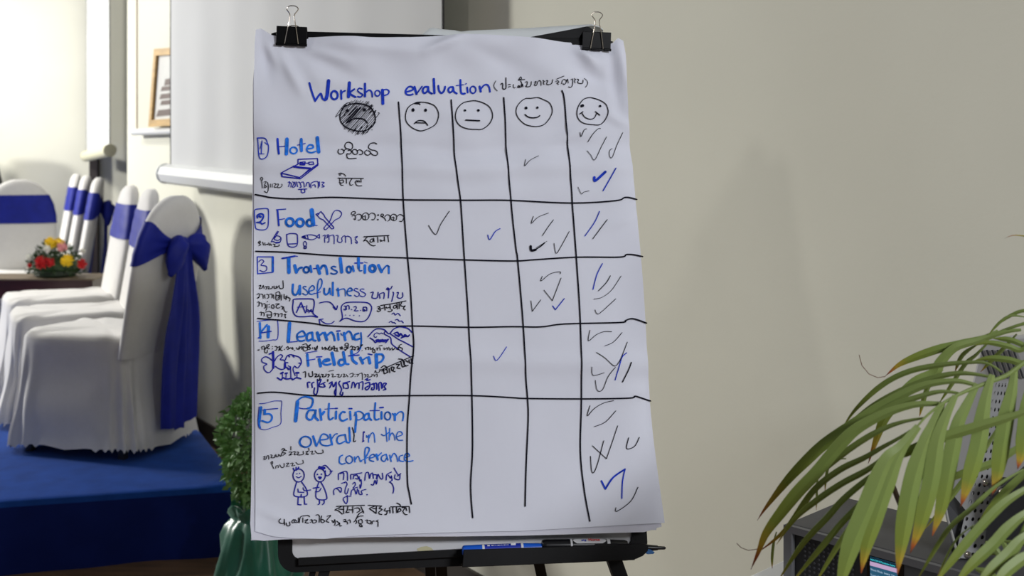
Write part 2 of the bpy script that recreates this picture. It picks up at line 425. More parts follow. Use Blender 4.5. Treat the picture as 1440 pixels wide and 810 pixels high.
def leaf_quad(m, p, dirv, length, width, rng, fold=.25):
    dirv = Vector(dirv).normalized(); sd = dirv.cross(Vector((rng.uniform(-1,1), rng.uniform(-1,1), rng.uniform(-1,1)))).normalized()
    nn = dirv.cross(sd); a = p; b = p+dirv*length*.5+sd*width*.5+nn*width*fold; c = p+dirv*length-nn*length*.2; d = p+dirv*length*.5-sd*width*.5+nn*width*fold; e = p+dirv*length*.55
    m.add([a, b, c, d, e], [(0,1,4),(1,2,4),(2,3,4),(3,0,4)])
rng = random.Random(5)
m = MB(); m.ball(FC+Vector((0,0,.05)), .115, .085, .055)
for i in range(900):
    th = rng.uniform(0, 2*math.pi); ph = math.acos(rng.uniform(0.0, 1)); r_ = rng.uniform(.6, 1.0)
    dv = Vector((math.sin(ph)*math.cos(th), math.sin(ph)*math.sin(th), math.cos(ph)))
    p = FC+Vector((dv.x*.135*r_, dv.y*.11*r_, .012+dv.z*.16*r_))
    leaf_quad(m, p, dv+Vector((rng.uniform(-.7,.7), rng.uniform(-.7,.7), rng.uniform(-.5,.5))), rng.uniform(.015, .035), rng.uniform(.006, .012), rng)
m.build('foliage', GL, t, smooth=False)
m = MB(); m.lathe(FC, (0,0,1), [(0, .09), (.012, .10), (.03, .095)]); m.build('dish', mat('green_dish', (30, 44, 28), .5), t)
YEL = mat('yellow_petals', (236, 206, 40), .7, noise=.1, scale=60); RED = mat('red_petals', (196, 30, 34), .7, noise=.2, scale=60)
PNK = mat('pink_petals', (224, 160, 160), .7, noise=.1, scale=60); WHT = mat('white_petals', (232, 232, 222), .7)
def flower(px, py, d, r, mt, label):
    p = P(px, py, d+.09); m = MB(); rg = random.Random(int(px*7)); m.ball(p, r*.55, r*.55, r*.5, 10, 6)
    for i in range(70):
        th = rg.uniform(0, 6.283); ph = math.acos(rg.uniform(-.4, 1)); dv = Vector((math.sin(ph)*math.cos(th), -abs(math.cos(ph)), math.sin(ph)*math.sin(th)))
        leaf_quad(m, p+dv*r*.35, dv, r*.75, r*.3, rg)
    o = m.build('flower', mt, t, smooth=False); o['label'] = label
for args in ((72, 341, 5.49, .030, YEL, 'yellow flower at the top'), (84, 342, 5.52, .030, YEL, 'yellow flower at the top'), (88, 347, 5.45, .026, PNK, 'pink flower'),
             (59, 369, 5.43, .034, RED, 'large red flower'), (71, 369, 5.44, .024, RED, 'red flower beside the large one'), (95, 366, 5.43, .032, YEL, 'yellow flower at the front'),
             (116, 371, 5.47, .026, RED, 'red flower at the right'), (67, 350, 5.46, .018, WHT, 'white flower'), (42, 362, 5.5, .018, WHT, 'white flower'),
             (117, 353, 5.52, .014, WHT, 'white flower'), (40, 378, 5.47, .012, WHT, 'white flower'), (42, 373, 5.46, .012, RED, 'tiny red flower')):
    flower(*args)
# ------------------------------------------------------------------ shrub in the green wrapped pot
PB = Vector((-0.785, 3.50, 0)); SHL = 'small leafy green shrub in a pot wrapped with green satin, beside the stage'
t = thing('potted_shrub', SHL, 'plant', tuple(PB))
SATIN = mat('green_satin', (22, 104, 82), 0.33, noise=.2, scale=6, spec=.6, sheen=.4)
m = MB(); rows = []; n = 72
prof = [(0, .105), (.02, .118), (.05, .122), (.08, .113), (.12, .104), (.16, .097), (.19, .090), (.205, .074), (.215, .068), (.235, .082), (.245, .080), (.238, .066), (.22, .05)]
for i, (z, r_) in enumerate(prof):
    row = []
    for k in range(n):
        th = 2*math.pi*k/n
        f = .010*math.sin(th*5+z*14)+.007*math.sin(th*9-z*22)+.004*math.sin(th*17)
        if z < .1: f += .016*max(0, math.sin(th*3+.5))*(1-z/.1)
        row.append(PB+Vector(((r_+f*(.4 if i > 5 else 1))*math.cos(th), (r_+f*(.4 if i > 5 else 1))*math.sin(th), max(0.001, z+(.010*math.sin(th*7) if i > 7 else 0)))))
    rows.append(row)
m.rings(rows); m.build('satin_wrap', SATIN, t, angle=80)
m = MB(); m.tube([PB+Vector((0,0,.2)), PB+Vector((.005,0,.3)), PB+Vector((0,.005,.42))], [.012, .010, .006]); m.build('stem', mat('shrub_stem', (84, 70, 48), .8), t)
m = MB(); rng = random.Random(11)
for i in range(1500):
    th = rng.uniform(0, 6.283); ph = math.acos(rng.uniform(-1, 1)); r_ = rng.uniform(.55, 1.0)**.6
    lump = 1+.18*math.sin(th*3+ph*4)
    dv = Vector((math.sin(ph)*math.cos(th), math.sin(ph)*math.sin(th), math.cos(ph)))
    zc = .415+dv.z*.175*r_; rad = .108*lump*(1 if dv.z > -.2 else 1-.45*(-dv.z-.2))
    p = PB+Vector((dv.x*rad*r_, dv.y*rad*r_, zc))
    leaf_quad(m, p, dv+Vector((rng.uniform(-.8,.8), rng.uniform(-.8,.8), rng.uniform(-.9,.4))), rng.uniform(.020, .034), rng.uniform(.014, .024), rng)
m.build('foliage', mat('shrub_leaf', (104, 146, 82), .55, noise=.4, scale=18), t, smooth=False)
# ------------------------------------------------------------------ easel and flip chart pad
def pc(px, py, d): return P(px, py, d)
Q0, Q1, Q3 = P(361, 45, 2.060), P(877, 57, 2.157), P(354, 757, 1.843)
TV, SV = Q1-Q0, Q3-Q0
TX = TV.normalized(); EN = -(TV.cross(SV)).normalized(); SY = EN.cross(TX).normalized()
if SY.z > 0: SY = -SY
def EP(px, py, c=0.0): return ray_plane(px, py, Q0+EN*c, EN)
EB = Vector((-0.05, 2.05, 0))
ez = thing('flip_chart_easel', 'black metal flip chart easel on thin legs holding the written paper pad', 'easel', tuple(EB))
def rpoly(c4, r, n=6):
    out = []
    for i in range(4):
        p = c4[i]; a = (c4[i-1]-p).normalized(); b = (c4[(i+1) % 4]-p).normalized()
        cc = p+(a+b)*r
        for k in range(n+1):
            th = math.pi/2*k/n; out.append(cc-b*r*math.cos(th)-a*r*math.sin(th))
    return out
outc = [EP(388, 50, -.014), EP(866, 60, -.014), EP(912, 786, -.014), EP(391, 806, -.014)]
innc = [EP(411, 66, -.014), EP(842, 73, -.014), EP(890, 766, -.014), EP(411, 786, -.014)]
o1 = rpoly(outc, .028); i1 = rpoly(innc, .012); bk = -EN*.018
m = MB(); m.rings([o1, i1, [v+bk for v in i1], [v+bk for v in o1], o1], False, False)
m.build('board_frame', BLACKP, ez, angle=50)
m = MB(); m.prism([v-EN*.006 for v in i1], -EN*.006); wb = m.build('whiteboard', mat('whiteboard_enamel', (222, 222, 224), .3), ez, smooth=False)
m = MB(); m.prism([EP(x, y, -.0195) for x, y in ((586, 772), (592, 769), (600, 768), (606, 770), (610, 774), (600, 778), (590, 778))], EN*.0003)
m.build('stain', mat('yellow_stain', (206, 200, 160), .6), wb, smooth=False)
m = MB(); m.prism([EP(419, 785, -.004), EP(656, 772, -.004), EP(656, 783, -.004), EP(419, 796, -.004)], -EN*.012)
m.build('ledge_strip', BLACKP, ez, bevel=.001)
m = MB(); m.prism([EP(652, 773, .030), EP(908, 765, .030), EP(912.5, 768, .030), EP(911, 775, .030), EP(904, 782, .030), EP(892, 787, .030), EP(880, 788.5, .030), EP(650, 798, .030)], -EN*.003)
fl = [EP(651, 794, .029), EP(893, 785, .029)]
m.prism([fl[0], fl[1], fl[1]-EN*.043, fl[0]-EN*.043], SY*.003)
m.build('pen_tray', BLACKP, ez, bevel=.001)
m = MB(); m.prism([EP(x, y, .001) for x, y in ((381, 47), (392, 43.5), (430, 44), (620, 49), (832, 54), (852, 55), (863, 58.5), (852, 63), (832, 64), (620, 60), (430, 55), (392, 52))], -EN*.016)
m.build('clamp_bar', BLACKM, ez, bevel=.001)
m = MB(); m.prism([EP(x, y, -.020) for x, y in ((742, 54), (752, 49.5), (822, 36.5), (830, 38), (838, 46), (842, 58))], -EN*.03)
m.build('clamp_housing', BLACKP, ez, bevel=.001)
LEGS = [(EP(460, 790, -.030), Vector((-.47, 1.70, 0)), .017), (EP(443, 790, -.034), Vector((-.475, 1.80, 0)), .010), (EP(860, 778, -.034), Vector((.40, 1.84, 0)), .024),
        (EP(604, 772, -.046), Vector((-.155, 2.34, 0)), .017), (EP(619, 772, -.052), Vector((-.12, 2.38, 0)), .019), (EP(752, 765, -.046), Vector((.16, 2.33, 0)), .018)]
for p, q, w_ in LEGS:
    m = MB(); m.bar(p-(q-p)*-.01, q+Vector((0,0,.012)), w_, .018, TX); lg = m.build('leg', BLACKP, ez, smooth=False)
    m = MB(); m.box((q.x-w_*.7, q.y-.014, 0), (q.x+w_*.7, q.y+.014, .022)); m.build('rubber_foot', BLACKM, lg, bevel=.003)
# ---- paper relief (metres towards the reader) as a function of where on the sheet
def seg_d(px, py, a, b):
    ax, ay = a; bx, by = b; dx, dy = bx-ax, by-ay; l2 = dx*dx+dy*dy
    t = max(0, min(1, ((px-ax)*dx+(py-ay)*dy)/l2)); ex, ey = px-ax-dx*t, py-ay-dy*t
    return math.hypot(ex, ey), t, (dx*(py-ay)-dy*(px-ax))/math.sqrt(l2)
CREASES = [((392, 72), (422, 128), .0030, 9), ((405, 70), (455, 150), -.0013, 11), ((432, 70), (492, 90), .0032, 9), ((455, 62), (600, 76), .0024, 11), ((598, 74), (650, 54), .0050, 9),
           ((640, 58), (720, 92), -.0020, 14), ((812, 72), (836, 90), .0060, 8), ((806, 95), (850, 112), -.0030, 11), ((868, 62), (880, 120), .0035, 9), ((856, 70), (872, 160), -.0025, 10),
           ((850, 158), (884, 178), .0024, 9), ((760, 205), (830, 180), .0022, 11), ((445, 112), (560, 140), .0018, 14), ((560, 150), (720, 175), .0014, 16), ((366, 45), (378, 110), -.0018, 9),
           ((372, 60), (392, 95), .0026, 8), ((850, 320), (896, 305), .0014, 8), ((860, 560), (912, 548), .0012, 14), ((364, 716), (412, 733), .0022, 8), ((420, 70), (520, 118), -.0016, 14), ((700, 70), (800, 110), .0018, 18)]
def relief(px, py):
    h = 0.0
    win = max(0, min(1, (px-430)/70))*max(0, min(1, (815-px)/60))
    h += .0065*math.exp(-((py-60)/26)**2)*win
    wob = 5*math.sin(px*.012)+3*math.sin(px*.031)
    h += -.0030*math.exp(-((py-206-wob)/12)**2)+.0032*math.exp(-((py-236-wob*.6)/13)**2)
    h += .0014*math.exp(-((py-270-wob)/16)**2)
    h += .0026*math.exp(-((py-510+wob*.5)/15)**2)*max(.35, min(1, (px-400)/300))
    top = max(0, min(1, (330-py)/220))
    h += top*(.0013*math.sin(px*.035+py*.05)+.0010*math.sin(px*.071-py*.043+1)+.0008*math.sin(py*.11+px*.02))
    h += .0008*math.sin(px*.018+py*.013)+.0006*math.sin(px*.027-py*.021+2)
    for a, b, A, w_ in CREASES:
        if min(a[0], b[0])-30 < px < max(a[0], b[0])+30 and min(a[1], b[1])-30 < py < max(a[1], b[1])+30:
            d, t, sg = seg_d(px, py, a, b); h += 1.35*A*math.exp(-(d/w_/.78)**2)*math.sin(math.pi*(.12+.76*t))
    if py > 560: h += .013*((py-560)/190)**2
    if py > 700: h += .010*((py-700)/55)**2*math.exp(-max(0, px-355)/90)
    edge = max(0, 1-(px-355)/26) if px < 381 else max(0, 1-(900-px+(py-330)*.045)/40)
    h += .004*max(0, min(1, edge))**2*math.sin(py*.018+.5)
    return h*1.7
def sheet_pt(px, py, off): return EP(px, py)+EN*(relief(px, py)+off)
base_pad = EP(620, 400, -.004)
pad = thing('flip_chart_pad', 'large white paper pad with a handwritten workshop evaluation table, clipped to the easel', 'flip chart', tuple(base_pad))
def sheet(name, lx, rx, ty, by, off, nx, ny, parent, mt, thick=.0006):
    rows = []; m = MB()
    for j in range(ny+1):
        t = j/ny; row = []
        for i in range(nx+1):
            s = i/nx; x0, x1 = lerp_tab(lx, t), lerp_tab(rx, t); x = x0+(x1-x0)*s
            y = lerp_tab(ty, s)*(1-t)+lerp_tab(by, s)*t
            row.append(sheet_pt(x, y, off))
        rows.append(row)
    m.rings(rows, closed=False)
    back = [[v-EN*thick for v in r] for r in rows]; m.rings(back, closed=False)
    return m.build(name, mt, parent, angle=180)
TOPY = [(0, 43), (.015, 41), (.03, 46), (.045, 51), (.08, 52), (.15, 53), (.31, 55.5), (.42, 54.5), (.5, 51.5), (.57, 51.3), (.65, 53), (.84, 60), (.88, 60.5), (.955, 63.5), (.972, 61), (.985, 54), (1, 58)]
front = sheet('written_sheet', [(0, 360), (.03, 358.5), (.11, 357), (.5, 357), (.85, 359), (1, 361)], [(0, 876), (.03, 879), (.16, 884), (.27, 890), (.41, 898), (.75, 915), (1, 929)],
              TOPY, [(0, 745), (.04, 752), (.09, 755), (.17, 756), (.24, 752), (.34, 750), (.5, 747), (.65, 745.5), (.79, 741), (1, 734)], 0.0016, 140, 180, pad, PAPER)
sheet('under_sheet', [(0, 361), (.1, 356), (.5, 353.5), (.97, 354), (1, 357)], [(0, 874), (.2, 884), (1, 925)],
      [(0, 46), (.05, 52), (.93, 63), (1, 60)], [(0, 756), (.03, 758), (.07, 756.5), (.18, 755.5), (.34, 753), (.5, 753), (.66, 752), (.96, 747), (1, 739)], -.0012, 70, 100, pad, PAPER2)
sheet('under_sheet', [(0, 362), (.1, 358), (.5, 355.5), (1, 356)], [(0, 872), (.2, 881), (1, 918)],
      [(0, 47), (.05, 53), (.93, 63), (1, 61)], [(0, 757), (.03, 757), (.1, 755), (.34, 754), (.66, 751), (1, 744)], -.0034, 60, 80, pad, PAPER2)
FOLDP = mat('folded_paper', (226, 231, 233), .7); nt_ = FOLDP.node_tree
tr_ = nt_.nodes.new('ShaderNodeBsdfTranslucent'); tr_.inputs['Color'].default_value = srgb(226, 231, 233); ms_ = nt_.nodes.new('ShaderNodeMixShader'); ms_.inputs[0].default_value = .15
nt_.links.new(nt_.nodes['Principled BSDF'].outputs[0], ms_.inputs[1]); nt_.links.new(tr_.outputs[0], ms_.inputs[2]); nt_.links.new(ms_.outputs[0], nt_.nodes['Material Output'].inputs['Surface'])
# sheets folded back over the top of the board
m = MB(); rows = [[], [], [], [], []]
fo = [(593, 48.5), (597, 45), (602, 41), (607, 38.6), (613, 39.6), (620, 41), (640, 42.6), (648, 44.4), (652, 44), (660, 43), (700, 41.3), (740, 39.5), (780, 37), (812, 35), (832, 34), (842, 36.5), (848, 41)]
for x, y in fo:
    lo = 50+(x-600)*.022 if x < 752 else max(y+1.5, 51-(x-752)*.19)
    rows[0].append(EP(x, lo, -.017)); rows[1].append(EP(x, (lo+y)/2, -.0185)); rows[2].append(EP(x, y, -.024)); rows[3].append(EP(x, y+2, -.050)); rows[4].append(EP(x, y+60, -.085))
m.rings(rows, closed=False); m.build('folded_sheets', FOLDP, pad, angle=180)
# ---- handwriting
INKS = {'K': 0, 'D': 1, 'H': 2, 'L': 3}
class Ink:
    def __init__(s): s.m = MB()
    def stroke(s, ink, w_, pts, sm):
        s.m.cur = INKS[ink]; off = .0035 if ink == 'K' else .0032
        pts = [Vector((x, y, 0)) for x, y in pts]
        if sm and len(pts) > 2: pts = smooth_pts(pts, 5)
        h = w_/2; nd = 10 if w_ > 3 else 7
        for p in (pts if len(pts) < 3 or not sm or w_ > 1.4 else pts[::2]):
            c = [sheet_pt(p.x+h*math.cos(6.2832*k/nd), p.y+h*math.sin(6.2832*k/nd), off) for k in range(nd)]
            s.m.add(c, [tuple(range(nd))])
        for p, q in zip(pts, pts[1:]):
            d = q-p
            if d.length < 1e-5: continue
            n = Vector((-d.y, d.x, 0))/d.length*h
            k = max(1, int(d.length/9))
            for i in range(k):
                a = p+d*i/k; b = p+d*(i+1)/k
                s.m.add([sheet_pt(v.x, v.y, off) for v in (a+n, b+n, b-n, a-n)], [(0,1,2,3)])
def write(txt):
    ox = oy = 0.0; sc_ = 1.0; cur = None; name = label = None
    def flush():
        if cur is not None and cur.m.v:
            o = cur.m.build(name, [INKB, INKD, INKH, INKL], front, smooth=False)
            if label: o['label'] = label
    for ln in txt.strip().splitlines():
        ln = ln.strip()
        if not ln: continue
        if ln[0] == '@': ox, oy, sc_ = map(float, ln[1:].split(',')); continue
        if ln[0] == '#':
            flush(); cur = Ink(); name, _, label = ln[1:].partition('|'); continue
        head, rest = ln.split(' ', 1); ink = head[0]; w_ = float(head[1:])/sc_
        for part in rest.split(';'):
            part = part.strip()
            if not part: continue
            sm = True
            if part[0] == 'p': sm = False; part = part[1:].strip()
            if part[0] == 'o':
                cx_, cy_, rx, ry = map(float, part[1:].split(','))
                pts = [(cx_+rx*math.cos(6.2832*k/14-1.2), cy_+ry*math.sin(6.2832*k/14-1.2)) for k in range(15)]; pts[-1] = pts[0]
            else: pts = [tuple(map(float, q.split(','))) for q in part.split()]
            cur.stroke(ink, w_, [(ox+x/sc_, oy+y/sc_) for x, y in pts], sm)
    flush()
HATCH = random.Random(2)
def hatch():
    out = []
    cx_, cy_, rx, ry = 700, 588, 212, 165; ux, uy = .66, -.75; vx, vy = .75, .66
    k = -235
    while k < 235:
        a = k+HATCH.uniform(-5, 5); L = math.sqrt(max(0, 1-(a/232)**2))*205
        e0 = -L*HATCH.uniform(.85, 1.12); e1 = L*HATCH.uniform(.85, 1.18)
        out.append('%.0f,%.0f %.0f,%.0f %.0f,%.0f' % (cx_+vx*a+ux*e0, cy_+vy*a+uy*e0, cx_+vx*a+4, cy_+vy*a+5, cx_+vx*a+ux*e1+10, cy_+vy*a+uy*e1))
        k += 15 if k < 60 else 21
    return 'K6 '+';'.join(out)
